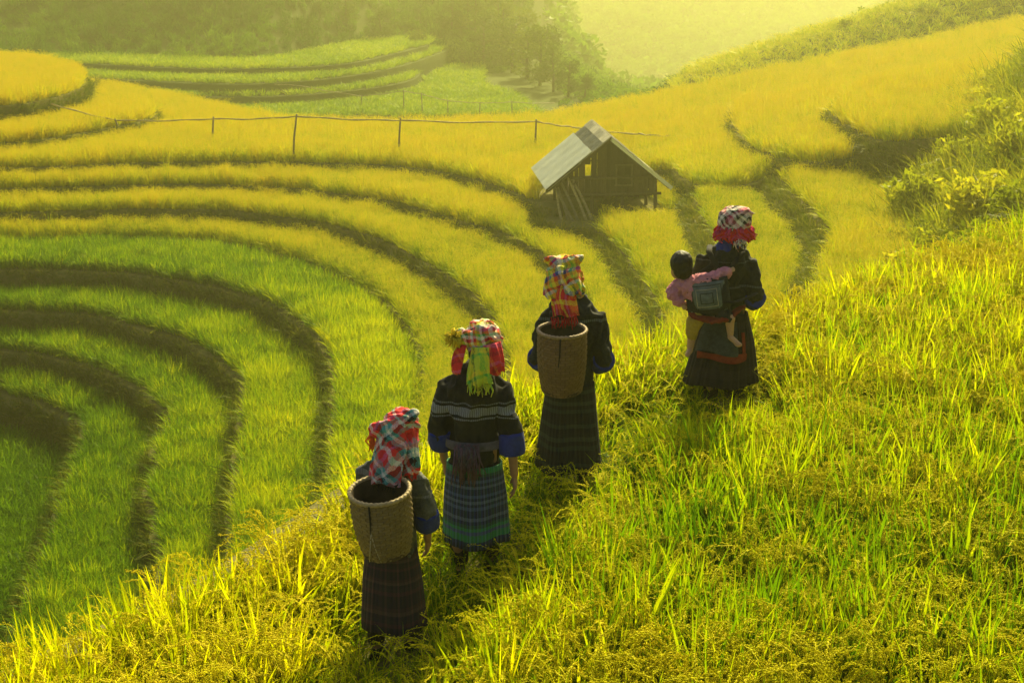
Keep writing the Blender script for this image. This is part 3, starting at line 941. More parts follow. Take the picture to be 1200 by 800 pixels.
# roof: rafters, old sheeting, pale new sheets on the left slope
OV, FO, BO = .62, .42, .35
sl = math.hypot(HW, AP - EV); ux, uz = HW / sl, -(AP - EV) / sl
def roofsheet(side, a0, a1, y0, y1, lift, mat, wav=.018, pitch=.13, name='roof_sheet'):
    """corrugated sheet on the slope; a = metres down from the ridge"""
    nn = int((y1 - y0) / pitch * 6); g = Geo()
    rows = []
    for a in np.linspace(a0, a1, 5):
        top, bot = [], []
        for k in range(nn + 1):
            yy = y0 + (y1 - y0) * k / nn
            h = lift + wav * math.sin(2 * math.pi * (yy - y0) / pitch) - .02 * (a / 3) ** 2
            px, pz = side * (ux * a - uz * h * 1.0), AP + .08 + uz * a + ux * h
            top.append((px, yy, pz)); bot.append((px, yy, pz - .016))
        rows.append((top, bot))
    n1 = nn + 1
    V = [p for t, b in rows for p in t] + [p for t, b in rows for p in b]
    o = 5 * n1; Fc = []
    for i in range(4):
        for k in range(nn):
            a_ = i * n1 + k
            Fc.append((a_, a_ + 1, a_ + n1 + 1, a_ + n1)); Fc.append((o + a_, o + a_ + n1, o + a_ + n1 + 1, o + a_ + 1))
    for k in range(nn):
        Fc.append((k, o + k, o + k + 1, k + 1)); q = 4 * n1 + k; Fc.append((q, q + 1, o + q + 1, o + q))
    for i in range(4):
        a_ = i * n1; Fc.append((a_, a_ + n1, o + a_ + n1, o + a_)); a_ += nn; Fc.append((a_, o + a_, o + a_ + n1, a_ + n1))
    g.add(V, Fc)
    return g.build(name, mat, hut, False)
SLN = sl + OV
for side in (-1, 1):
    for y in np.linspace(-FO + .12, HD + BO - .12, 6):
        g = Geo(); g.tube([(side * .02, y, AP - .02), (side * ux * (SLN - .08), y, AP - .02 + uz * (SLN - .08))], .035, 6); g.build('rafter', M['post'], hut)
    for a in (.15, sl * .55, sl + OV * .75):
        g = Geo(); g.tube([(side * ux * a, -FO + .06, AP + .035 + uz * a), (side * ux * a, HD + BO - .06, AP + .035 + uz * a)], .022, 6); g.build('purlin', M['post'], hut)
    ys = np.linspace(-FO, HD + BO, 5)
    for j in range(4):
        roofsheet(side, .02, SLN * .52, ys[j] - .05, ys[j + 1] + .05, .03 + .012 * (j % 2), M['sheet_old'])
        roofsheet(side, SLN * .48, SLN * (1.0 + hr.uniform(-.01, .02)), ys[j] - .05, ys[j + 1] + .05, .008 + .012 * (j % 2), M['sheet_old'] if side < 0 else M['sheet_new'])
ys = np.linspace(-FO - .05, HD + BO + .02, 5)
for j in range(4):
    roofsheet(-1, SLN * .30 + hr.uniform(-.04, .04), SLN * 1.03, ys[j] - .03, ys[j + 1] + .03, .085 + .01 * (j % 2), M['sheet_new'], .012)
g = Geo()
for s_ in (-1, 1):
    g.box((s_ * .14, HD / 2, AP + .13 - .11), (.34, HD + .85, .02), Matrix.Rotation(s_ * math.atan2(AP - EV, HW), 3, 'Y'))
g.build('ridge_cap', M['sheet_old'], hut, False)
for side in (-1, 1):
    g = Geo(); L = SLN + .02
    g.box((side * ux * L / 2, -FO - .03, AP + .05 + uz * L / 2), (L, .03, .13), Matrix.Rotation(side * math.atan2(AP - EV, HW), 3, 'Y'))
    g.build('barge_board', M['sheet_new'] if side > 0 else M['plank'], hut, False)

def hutp(p):
    c, s = math.cos(HUT_RZ), math.sin(HUT_RZ)
    return (HUT[0] + c * p[0] - s * p[1], HUT[1] + s * p[0] + c * p[1], HUT[2] + p[2])
# poles leaning on the hut's left corner
POL = [((-1.1, -.75, -.1), (-1.75, -.12, 1.35)), ((-.85, -.8, -.1), (-1.45, -.14, 1.45)), ((-1.45, -.7, -.1), (-1.7, -.12, 1.0)), ((-1.65, -.65, -.15), (-1.78, -.12, .95)), ((-1.25, -.9, -.1), (-1.95, -.2, 1.15)), ((-.6, -.85, -.05), (-1.2, -.14, 1.1))]
for i, (a, b) in enumerate(POL):
    g = Geo(); a_, b_ = Vector(hutp(a)), Vector(hutp(b))
    base = a_.copy(); pts = []
    for k in range(9):
        t = k / 8; p = a_.lerp(b_, t) - base
        pts.append((p.x + .03 * math.sin(t * 3 + i), p.y, p.z + .04 * math.sin(t * 3.1)))
    g.tube(pts, [.05 - .016 * k / 8 for k in range(9)], 7)
    o = g.build('bamboo_pole', M['bamboo'] if i % 2 else M['bamboo_grey']); o.location = base
    tag(o, 'thin pole leaning on the left front corner of the hut', 'pole', 'poles leaning on the hut corner')

# ------------------------------------------------------------------ bamboo rails on posts
def fence(name, label, posts, rails, r_post, r_rail, zf):
    """posts: (u, v_foot, height m, lean); rails: pixel lists with the world depth of the nearest post"""
    b0 = at(posts[0][0], posts[0][1], zf)
    root = tag(empty(name, b0), label, 'fence')
    tops = []
    for (u, v, h, lean) in posts:
        p = at(u, v, zf) - b0
        g = Geo(); g.tube([p + np.array([0, 0, -.3]), p + np.array([lean * .4, 0, h * .5]), p + np.array([lean, 0, h])], [r_post, r_post * .9, r_post * .75], 7)
        g.build('post', M['bamboo_grey'], root)
        tops.append(p + np.array([lean, -.03, h - .08]))
    tops = [np.array(e, float) for e in rails[0]] + tops + [np.array(e, float) for e in rails[1]]
    for a, b in zip(tops[:-1], tops[1:]):
        g = Geo(); L = np.linalg.norm(b - a); nn = 14
        pts = []
        for k in range(nn + 1):
            t = k / nn
            pts.append(a + (b - a) * t + np.array([0, 0, -.045 * L * .25 * math.sin(math.pi * t) + .015 * math.sin(t * 13 + L)]))
        g.tube(pts, [r_rail * (1 + .25 * math.sin(k * 1.7)) for k in range(nn + 1)], 6)
        g.build('rail', M['bamboo'], root)
    return root
pz = [(u, v) for u, v in ()]
f0 = at(135, 166, zc)
rl = [at(60, 121, K_(-4.2)) + np.array([0, 0, .15])]
b0 = at(143, 165, zc)
fence('bamboo_rail_fence', 'sagging bamboo rail on thin posts along the golden terrace', [(143, 166, 1.05, -.25), (249, 173, 1.35, .12), (343, 189, 1.95, .25), (467, 188, 1.75, .12), (627, 180, 1.45, .05)],
      ([at(60, 121, K_(-4.1)) - b0], [at(668, 168, zc) - b0 + np.array([0, 0, .75]), at(745, 176, zc) - b0 + np.array([0, 0, .7]), at(783, 173, zc) - b0 + np.array([0, 0, .5])]), .05, .033, zc)
FZ = K_(-10.55); c0 = at(424, 126, FZ)
fence('wire_fence', 'faint thin fence crossing the far green terrace floor', [(424, 126, 1.0, 0), (473, 131, 1.7, .05), (495, 135, 1.7, -.05), (525, 137, 1.3, 0), (562, 138, 1.2, .05), (600, 137, 1.2, 0)],
      ([at(300, 108, K_(-9.7)) - c0 + np.array([0, 0, .8]), at(350, 112, K_(-9.7)) - c0 + np.array([0, 0, .8])], [at(650, 134, K_(-10.9)) - c0 + np.array([0, 0, .9])]), .045, .03, FZ)

# ------------------------------------------------------------------ scrub, shrubs, trees
def shrub_mesh(seed, n=900, R=(1, 1, .8), ls=.11):
    r = np.random.default_rng(seed); V, Fc, cv = [], [], []
    for k in range(14):
        c = r.normal(0, 1, 3); c /= np.linalg.norm(c); c *= r.uniform(.3, .8); c = c * np.array(R); c[2] = abs(c[2]) * 1.1 + .25
        v, f, q = leafball(r, n // 14, (.42 * R[0], .42 * R[1], .38), ls)
        o = len(V); V += [tuple(np.array(p) + c) for p in v]; Fc += [tuple(i + o for i in x) for x in f]; cv += q
    v, f, q = blades(r, 40, .7, 1.45, .6, .013, 3, .3, .45)
    o = len(V); V += v; Fc += [tuple(i + o for i in x) for x in f]; cv += q
    return npmesh('foliage', np.array(V), Fc, {'cv': cv})
def stems_mesh(seed):
    r = random.Random(seed); g = Geo()
    for k in range(7):
        a = r.uniform(0, 6.28); h = r.uniform(.5, .95)
        g.tube([(0, 0, -.2), (.15 * math.cos(a), .15 * math.sin(a), h * .5), (.45 * math.cos(a), .45 * math.sin(a), h)], [.025, .018, .008], 5)
    return g.mesh('stem')
SHM = [shrub_mesh(40 + i) for i in range(4)]; STM = [stems_mesh(60 + i) for i in range(2)]
def shrub(x, y, z, s, rz, i, label, group):
    e = tag(empty('shrub', (x, y, z), rz, s), label, 'shrub', group)
    link('foliage', SHM[i % 4], M['shrub_leaf_own'], e, False)
    link('stem', STM[i % 2], M['twig'], e)
    return e
r = np.random.default_rng(77)
SH = [(1052, 262, 27), (1085, 240, 28), (1120, 225, 29), (1165, 215, 30), (1195, 190, 32), (1060, 215, 33), (1100, 190, 34), (1145, 175, 35), (1180, 150, 38), (1075, 165, 40), (1115, 140, 42), (1160, 120, 43), (1050, 185, 37), (1195, 115, 46), (1135, 100, 48), (1090, 120, 46), (1040, 240, 30)]
for i, (u, v, d) in enumerate(SH):
    x = (u - 600) / F * d; y = d * .98
    z = float(gground(np.array([x]), np.array([y]))[0])
    shrub(x, y, z, r.uniform(.7, 1.15), r.uniform(0, 6), i, 'leafy shrub among the scrub on the hillside beside the golden terrace', 'shrubs on the scrub hillside')
for i, (u, v, zf) in enumerate([(612, 282, K_(-7.0)), (170, 142, K_(-5.9)), (795, 235, K_(-6.0)), (815, 228, K_(-5.9)), (785, 215, K_(-6.0))]):
    p = at(u, v, zf)
    shrub(*p, (.42, .5, .5, .6, .5)[i], i * 2.0, i, ('small bush on the bank corner below the hut poles', 'small bush at the end of the little golden terrace', 'low bush in the dark bank beside the hut', 'low bush in the dark bank beside the hut', 'low bush in the dark bank beside the hut')[i], 'bank bushes')
# scrub cover of the right hillside
x, y = jgrid(4, 30, 20, 54, .55, r)
hh = x - (.215 * y + 2.0); z = gground(x, y)
P = np.stack([x, y, z], 1); m = (hh > -.1) & frame_ok(P, 120, 60) & not_hidden(P + np.array([0, 0, 1]), 60)
P = P[m]; n = len(P)
scatter('hillside_scrub', P, r.uniform(0, 6.28, n), np.repeat(r.uniform(.5, 1.25, (n, 1)), 3, 1), .5 + .3 * lownoise(P[:, 0], P[:, 1], .4, 3) + r.normal(0, .15, n), T_BUSH, .25, 5, 'tall weeds and scrub covering the slope right of the golden terrace', 'scrub')
# wooded far slope
x, y = jgrid(-75, 14, 122, 190, 1.15, r); z = gground(x, y)
yf = 129 + 22 * sst(-24, -13, x) + 190 * sst(-3, 20, x)
P = np.stack([x, y, z], 1); m = (y > yf - 7) & frame_ok(P, 60, 60); P = P[m]; n = len(P)
ln = lownoise(P[:, 0], P[:, 1], .09, 3)
scatter('hillside_growth', P, r.uniform(0, 6.28, n), np.repeat((.35 + .5 * np.clip(lownoise(P[:, 0], P[:, 1], .22, 13), 0, 1) + .3 * r.uniform(size=n))[:, None], 3, 1), .5 - .7 * ln - .5 * np.clip(lownoise(P[:, 0], P[:, 1], .22, 13), 0, 1) + r.normal(0, .15, n), T_WOOD, .3, 6, 'grass and brush covering the far green slope', 'brush')
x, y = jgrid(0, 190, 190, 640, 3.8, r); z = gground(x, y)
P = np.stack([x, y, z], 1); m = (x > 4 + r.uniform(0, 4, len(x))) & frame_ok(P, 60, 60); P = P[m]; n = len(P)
scatter('far_wood', P, r.uniform(0, 6.28, n), np.repeat(r.uniform(2.0, 3.8, (n, 1)), 3, 1), 1.0 + r.normal(0, .15, n), T_FARW, .3, 7, 'far wooded mountainside lost in golden haze', 'wood')  # palest leaf tint: part of the distance haze is put into the colour

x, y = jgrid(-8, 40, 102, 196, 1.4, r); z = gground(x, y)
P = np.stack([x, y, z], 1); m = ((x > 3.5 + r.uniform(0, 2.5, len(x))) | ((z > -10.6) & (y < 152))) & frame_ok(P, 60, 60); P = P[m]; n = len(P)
scatter('valley_growth', P, r.uniform(0, 6.28, n), np.repeat(r.uniform(.4, .95, (n, 1)), 3, 1), .75 + r.normal(0, .2, n), T_FARW, .3, 8, 'brush covering the hazy valley bottom beyond the grove', 'brush')  # lightened leaf tint, painting some of the valley haze into the brush

def tree_meshes(seed, H=7.0):
    r = np.random.default_rng(seed); g = Geo()
    top = np.array([r.normal(0, .25), r.normal(0, .25), H * .8])
    tr = [np.array([0, 0, -.4]), np.array([.05, .02, H * .25]), top * .55, top]
    g.tube(tr, [.2, .16, .11, .03], 8)
    V, Fc, cv = [], [], []
    for k in range(26):
        t = r.uniform(.02, 1); b = tr[0] + (top - tr[0]) * (.1 + .9 * t)
        a = r.uniform(0, 6.28); rad = (1.0 - .55 * t) * H * .32 * r.uniform(.5, 1.1)
        e = b + np.array([math.cos(a) * rad, math.sin(a) * rad, r.uniform(.1, .9)])
        g.tube([b, (b + e) / 2 + np.array([0, 0, .12]), e], [.05, .035, .012], 5)
        s = r.uniform(.6, 1.1)
        v, f, q = leafball(r, 95, (s, s, s * .75), .15)
        o = len(V); V += [tuple(np.array(p) + e) for p in v]; Fc += [tuple(i + o for i in x) for x in f]; cv += q
    return g.mesh('trunk'), npmesh('crown', np.array(V), Fc, {'cv': cv})
TR = [tree_meshes(200 + i) for i in range(4)]
def tree(x, y, z, s, rz, i, label, group, name='tree'):
    e = tag(empty(name, (x, y, z), rz, s), label, 'tree', group)
    link('trunk', TR[i % 4][0], M['bark'], e); link('crown', TR[i % 4][1], M['tree_leaf'], e, False)
def gz(x, y): return float(gground(np.array([x]), np.array([y]))[0])
for i, (u, v, s) in enumerate([(505, 52, .55), (528, 58, .6), (548, 64, .75), (566, 72, .8), (584, 80, .9), (600, 88, .95), (618, 98, .9), (634, 106, .85), (650, 114, .7), (668, 121, .55), (688, 126, .4), (556, 56, .8), (590, 66, .9), (612, 76, 1.0), (640, 92, .85)]):
    p = at(u, v, lambda x, y: gz(x, y))
    tree(p[0], p[1] + 4, gz(p[0], p[1] + 4), s, i * 1.3, i, 'hazy tree in the grove closing the mouth of the far terraces', 'grove beside the far terraces')
for i, (u, v, d, s) in enumerate([(95, 20, 150, .55), (60, 8, 155, .5), (330, 25, 148, .5), (345, 12, 152, .6), (410, 20, 150, .55), (450, 15, 152, .7), (490, 20, 148, .6), (225, 40, 146, .35), (380, 45, 145, .4), (140, 40, 146, .4)]):
    x = (u - 600) / F * d; y = d
    tree(x, y, gz(x, y), s, i * 2.1, i, 'small bushy tree standing on the far green slope', 'trees dotted on the far slope')
for i, (u, d, s) in enumerate([(812, 92, .5), (905, 96, .55), (985, 97, .7), (1015, 97, .6), (1075, 95, .7), (1130, 94, .6)]):
    x = (u - 600) / F * d; y = d
    shrub(x, y, gz(x, y) - .2, s, i * 2.1, i, 'small hazy bush standing in the crop of the second ridge', 'bushes on the second ridge')

# ------------------------------------------------------------------ cloth materials
def cloth(name, c1, c2, bands=(), scale=60, sheen=.04, axis=2, zig=0.0):
    m, nt, b = new_mat(name)
    tc = nd(nt, 'ShaderNodeTexCoord').outputs['Object']
    f = noise_fac(nt, scale, 5, tc, .7); g = noise_fac(nt, 7, 4, tc)
    c = ramp(nt, mathn(nt, 'ADD', mathn(nt, 'MULTIPLY', f, .5), mathn(nt, 'MULTIPLY', g, .5)), [(.35, c1), (.62, c2)])
    sep = nd(nt, 'ShaderNodeSeparateXYZ'); nt.links.new(tc, sep.inputs[0])
    for (a0, a1, cc) in bands:
        z = sep.outputs[axis]
        z = mathn(nt, 'ADD', z, mathn(nt, 'MULTIPLY', mathn(nt, 'SUBTRACT', g, .5), .03))
        k = mathn(nt, 'MULTIPLY', mathn(nt, 'GREATER_THAN', z, a0), mathn(nt, 'LESS_THAN', z, a1))
        w = nd(nt, 'ShaderNodeTexWave'); w.inputs['Scale'].default_value = 26; w.inputs['Distortion'].default_value = 4
        nt.links.new(tc, w.inputs[0])
        k = mathn(nt, 'MULTIPLY', k, mathn(nt, 'ADD', mathn(nt, 'MULTIPLY', w.outputs['Fac'], .6), .35))
        c = mixc(nt, k, c, cc)
    nt.links.new(c, b.inputs['Base Color'])
    b.inputs['Roughness'].default_value = .85
    b.inputs['Specular IOR Level'].default_value = .15
    b.inputs['Sheen Weight'].default_value = sheen
    bump(nt, b, f, .25, .004)
    return m

def plaid(name, ca, cb, fa=9.0, fb=9.0, use_uv=False, rot=.5, rough=.9):
    """woven checks: two sets of coloured stripes crossing"""
    m, nt, b = new_mat(name)
    t = nd(nt, 'ShaderNodeTexCoord')
    v = t.outputs['UV'] if use_uv else t.outputs['Object']
    if not use_uv:
        mp = nd(nt, 'ShaderNodeMapping'); mp.inputs['Rotation'].default_value = (.5, rot, .35)
        nt.links.new(v, mp.inputs[0]); v = mp.outputs[0]
    nz = nd(nt, 'ShaderNodeTexNoise'); nz.inputs['Scale'].default_value = 7
    nt.links.new(v, nz.inputs['Vector'])
    sep = nd(nt, 'ShaderNodeSeparateXYZ'); nt.links.new(v, sep.inputs[0])
    wob = mathn(nt, 'MULTIPLY', nz.outputs['Fac'], .0 if use_uv else .10)
    a = mathn(nt, 'FRACT', mathn(nt, 'MULTIPLY', mathn(nt, 'ADD', sep.outputs[0], wob), fa))
    d = mathn(nt, 'FRACT', mathn(nt, 'MULTIPLY', mathn(nt, 'ADD', sep.outputs[1 if use_uv else 2], wob), fb))
    def st(cols):
        return [(i / len(cols), c) for i, c in enumerate(cols)]
    A = ramp(nt, a, st(ca), True); D = ramp(nt, d, st(cb), True)
    ck = nd(nt, 'ShaderNodeTexChecker'); ck.inputs['Scale'].default_value = 90 if not use_uv else 160
    nt.links.new(v, ck.inputs[0])
    c = mixc(nt, mathn(nt, 'ADD', mathn(nt, 'MULTIPLY', ck.outputs['Fac'], .3), .35), A, D)
    f = noise_fac(nt, 55, 4, t.outputs['Object'])
    c = mixc(nt, mathn(nt, 'MULTIPLY', f, .35), c, (.05, .04, .04))
    nt.links.new(c, b.inputs['Base Color'])
    b.inputs['Roughness'].default_value = rough; b.inputs['Specular IOR Level'].default_value = .15
    b.inputs['Sheen Weight'].default_value = .05
    bump(nt, b, f, .25, .004)
    return m

R_, W_, Y_, G_, B_, K0 = (.80, .035, .04), (.90, .84, .72), (.95, .78, .05), (.12, .55, .07), (.06, .10, .35), (.02, .02, .025)
TQ, PK, OR, LG, PU = (.10, .38, .36), (.85, .14, .32), (.95, .28, .03), (.62, .76, .05), (.16, .06, .2)
M['skin'] = simple('skin', (.36, .20, .12), (.29, .15, .09), 30, .55, .1, .35)
M['baby_skin'] = simple('baby_skin', (.50, .30, .18), (.42, .24, .14), 30, .55, .1, .35)
M['hair'] = simple('hair', (.012, .010, .009), (.022, .017, .014), 60, .55, .5, .3, stretch=(1, 1, .1))
M['eye'] = simple('eye', (.03, .02, .015), (.02, .015, .01), 10, .25)
M['black_cloth'] = cloth('black_cloth', (.010, .010, .011), (.022, .021, .022))
M['blue_cuff'] = cloth('blue_cuff', (.012, .022, .14), (.022, .042, .26), sheen=.04)
M['jacket_girl'] = cloth('jacket_girl', (.045, .050, .045), (.11, .115, .10), [(1.16, 1.19, (.2, .21, .2)), (1.05, 1.065, (.16, .17, .17))])
M['jacket_green'] = cloth('jacket_green', (.008, .009, .009), (.024, .025, .023), [(1.035, 1.085, (.26, .28, .30)), (1.10, 1.11, (.16, .18, .2)), (1.012, 1.022, (.2, .22, .24))])
M['jacket_dark'] = cloth('jacket_dark', (.008, .010, .011), (.028, .033, .032), [(1.14, 1.16, (.11, .13, .13))])
M['jacket_mother'] = cloth('jacket_mother', (.010, .011, .010), (.032, .034, .029), [(.985, 1.0, (.10, .105, .10)), (1.17, 1.18, (.09, .095, .09))])
M['skirt_girl'] = plaid('skirt_girl', [K0, (.05, .025, .03), K0, (.09, .04, .045), K0, (.03, .02, .03)], [K0, (.06, .03, .03), (.10, .06, .05), K0, (.03, .03, .03), (.08, .03, .04), K0, K0], 14, 3.0, True)
_n, _l, _g, _w = (.018, .03, .09), (.10, .15, .30), (.04, .38, .10), (.15, .20, .30)
M['skirt_green'] = plaid('skirt_green', [(.03, .10, .05), (.03, .06, .20), (.015, .02, .04), (.12, .16, .30), (.02, .05, .05)],
                         [_g, _g, (.03, .12, .07), _n, _l, _n, _w, _n, _n, _l, _n, _w, _n, _l, _n, _n, _w, _n, (.03, .14, .07), _g, _l, _g, _g, _n, (.015, .02, .03), (.015, .02, .03)], 28, .98, True)
M['skirt_dark'] = plaid('skirt_dark', [(.012, .014, .014), (.03, .04, .03), (.01, .01, .012), (.018, .025, .022)], [(.015, .017, .017), (.05, .07, .045), (.012, .014, .015), (.015, .02, .018), (.06, .075, .05), (.014, .016, .016), (.04, .06, .04), (.012, .012, .014), (.012, .012, .012)], 22, 2.4, True)
M['skirt_mother'] = plaid('skirt_mother', [(.010, .009, .010), (.018, .014, .016), (.009, .009, .009)], [(.012, .01, .011), (.03, .022, .02), (.01, .01, .011), (.014, .011, .012), (.035, .025, .025), (.01, .01, .01)], 13, 1.5, True)
M['scarf_girl'] = plaid('scarf_girl', [R_, K0, TQ, W_, TQ, R_, R_, W_], [R_, R_, TQ, K0, W_, TQ, R_, PK], 6.5, 6.0, rot=.75)
M['scarf_green'] = plaid('scarf_green', [W_, R_, Y_, G_, W_, K0, R_], [PK, W_, Y_, R_, W_, G_, OR], 9, 9, rot=.2)
M['scarf_tail_green'] = plaid('scarf_tail_green', [LG, (.62, .75, .04), G_, LG, Y_, (.10, .14, .03)], [LG, (.62, .75, .04), LG, G_, Y_, LG], 12, 8, rot=.15)
M['scarf_flap_red'] = plaid('scarf_flap_red', [R_, (.75, .04, .03), R_, (.55, .02, .02), OR], [R_, R_, (.4, .02, .03), R_, PK], 12, 10, rot=.3)
M['scarf_dark'] = plaid('scarf_dark', [Y_, R_, B_, W_, Y_, K0, OR, G_], [Y_, W_, R_, Y_, OR, B_, LG], 7, 6.5, rot=.45)
M['scarf_tail_dark'] = plaid('scarf_tail_dark', [R_, OR, R_, Y_, R_, PK], [R_, (.4, .02, .03), R_, Y_, R_], 12, 6, rot=.1)
M['scarf_mother'] = plaid('scarf_mother', [W_, K0, (.72, .35, .38), (.6, .06, .12), W_, K0], [W_, (.12, .10, .12), (.75, .45, .40), (.55, .06, .14), K0, W_], 9, 9, rot=.78)
M['red_wool'] = simple('red_wool', (.70, .03, .03), (.52, .02, .03), 40, .95, .6, .1)
M['pink_wool'] = simple('pink_wool', (.70, .06, .22), (.45, .03, .10), 40, .95, .6, .1)
M['yellow_wool'] = simple('yellow_wool', (.80, .66, .05), (.62, .45, .03), 50, .95, .8, .1)
M['orange_wool'] = simple('orange_wool', (.80, .16, .03), (.6, .07, .02), 50, .95, .6, .1)
M['sash'] = simple('sash', (.16, .10, .17), (.08, .045, .06), 30, .9, .4, .1)
M['sash_band'] = cloth('sash_band', (.03, .03, .05), (.12, .11, .16), scale=40)
M['pink_fleece'] = simple('pink_fleece', (.62, .27, .33), (.48, .17, .23), 26, .95, .8, .1)
M['carrier_blue'] = cloth('carrier_blue', (.05, .07, .075), (.15, .18, .18), scale=26)
M['apron_cloth'] = cloth('apron_cloth', (.02, .026, .028), (.06, .072, .072), scale=26)
M['carrier_edge'] = cloth('carrier_edge', (.012, .014, .016), (.03, .032, .035))
M['red_trim'] = cloth('red_trim', (.13, .014, .010), (.22, .03, .015), scale=40)
M['yellow_trousers'] = cloth('yellow_trousers', (.30, .20, .03), (.42, .30, .05), scale=40)
def basket_mat(name, c1, c2):
    m, nt, b = new_mat(name)
    tc = nd(nt, 'ShaderNodeTexCoord').outputs
    ck = nd(nt, 'ShaderNodeTexBrick')
    ck.inputs['Color1'].default_value = (*c1, 1); ck.inputs['Color2'].default_value = (*c2, 1); ck.inputs['Mortar'].default_value = (c2[0] * .35, c2[1] * .33, c2[2] * .3, 1)
    ck.inputs['Scale'].default_value = 1; ck.inputs['Brick Width'].default_value = 1 / 16; ck.inputs['Row Height'].default_value = 1 / 22; ck.inputs['Mortar Size'].default_value = .0022
    nt.links.new(tc['UV'], ck.inputs['Vector'])
    f = noise_fac(nt, 45, 5, tc['Object'], .7)
    c = mixc(nt, mathn(nt, 'MULTIPLY', f, .7), ck.outputs['Color'], (c2[0] * .5, c2[1] * .5, c2[2] * .5))
    nt.links.new(c, b.inputs['Base Color']); b.inputs['Roughness'].default_value = .6; b.inputs['Specular IOR Level'].default_value = .3
    bump(nt, b, f, .3, .003)
    return m
M['basket_pale'] = basket_mat('basket_pale', (.27, .20, .10), (.19, .135, .065))
M['basket_brown'] = basket_mat('basket_brown', (.24, .145, .075), (.17, .10, .05))
M['basket_in'] = simple('basket_in', (.10, .07, .04), (.05, .035, .02), 20, .9)
M['cane_pale'] = simple('cane_pale', (.42, .33, .18), (.30, .22, .11), 40, .6, .2)
M['cane_brown'] = simple('cane_brown', (.34, .24, .14), (.22, .15, .08), 40, .6, .2)
M['cord_pale'] = simple('cord_pale', (.42, .38, .28), (.3, .26, .18), 40, .9)

# ------------------------------------------------------------------ people
def hand(g, w, d, side, out, curl=.5, s=1.0):
    """palm and five bent fingers; w wrist, d finger direction, side = axis across the palm (towards the thumb), out = palm facing"""
    w, d, side, out = [np.array(a, float) for a in (w, d, side, out)]
    d /= np.linalg.norm(d); side -= d * side.dot(d); side /= np.linalg.norm(side); out = out - d * out.dot(d) - side * out.dot(side); out /= np.linalg.norm(out)
    for k in np.linspace(-1, 1, 4):
        g.cap(w + d * .005 * s, w + d * .075 * s + side * k * .029 * s, .017 * s, .0125 * s, 8)
    for k, L in zip((1, .33, -.33, -1), (.064, .074, .068, .052)):
        p = w + d * .078 * s + side * k * .031 * s; a = .15 + .1 * abs(k)
        r = .0092 * s; dd = d + side * k * .07
        for q in range(3):
            a += curl * (.55 if q else .3)
            v = dd / np.linalg.norm(dd) * math.cos(a) + out * math.sin(a)
            p2 = p + v * L * s * (.45, .32, .27)[q]
            g.cap(p, p2, r, r * .92, 8); p = p2; r *= .93
    p = w + d * .022 * s + side * .026 * s
    p2 = p + (d * .55 + side * .6 + out * .35) * .042 * s; p3 = p2 + (d * .85 + side * .1 + out * .4) * .034 * s
    g.cap(p, p2, .0125 * s, .0108 * s, 8); g.cap(p2, p3, .0105 * s, .009 * s, 8)

def headgeo(g, c, s=1.0, yaw=0.0):
    Rm = Matrix.Rotation(yaw, 3, 'Z')
    def q(x, y, z):
        p = Rm @ Vector((x * s, y * s, z * s)); return (c[0] + p.x, c[1] + p.y, c[2] + p.z)
    g.ell(q(0, 0, .01), (.074 * s, .092 * s, .104 * s), 18, 12, Rm)
    g.ell(q(0, .035, -.055), (.055 * s, .058 * s, .062 * s), 14, 9, Rm)         # jaw
    g.cap(q(0, .088, .005), q(0, .104, -.022), .008 * s, .013 * s, 8)          # nose
    g.ell(q(0, .086, -.055), (.022 * s, .01 * s, .008 * s), 10, 6, Rm)          # mouth
    g.ell(q(0, .082, .028), (.05 * s, .014 * s, .01 * s), 10, 6, Rm)            # brow
    for k in (-1, 1):
        g.ell(q(k * .076, -.005, -.01), (.010 * s, .02 * s, .03 * s), 10, 7, Rm)
    return q

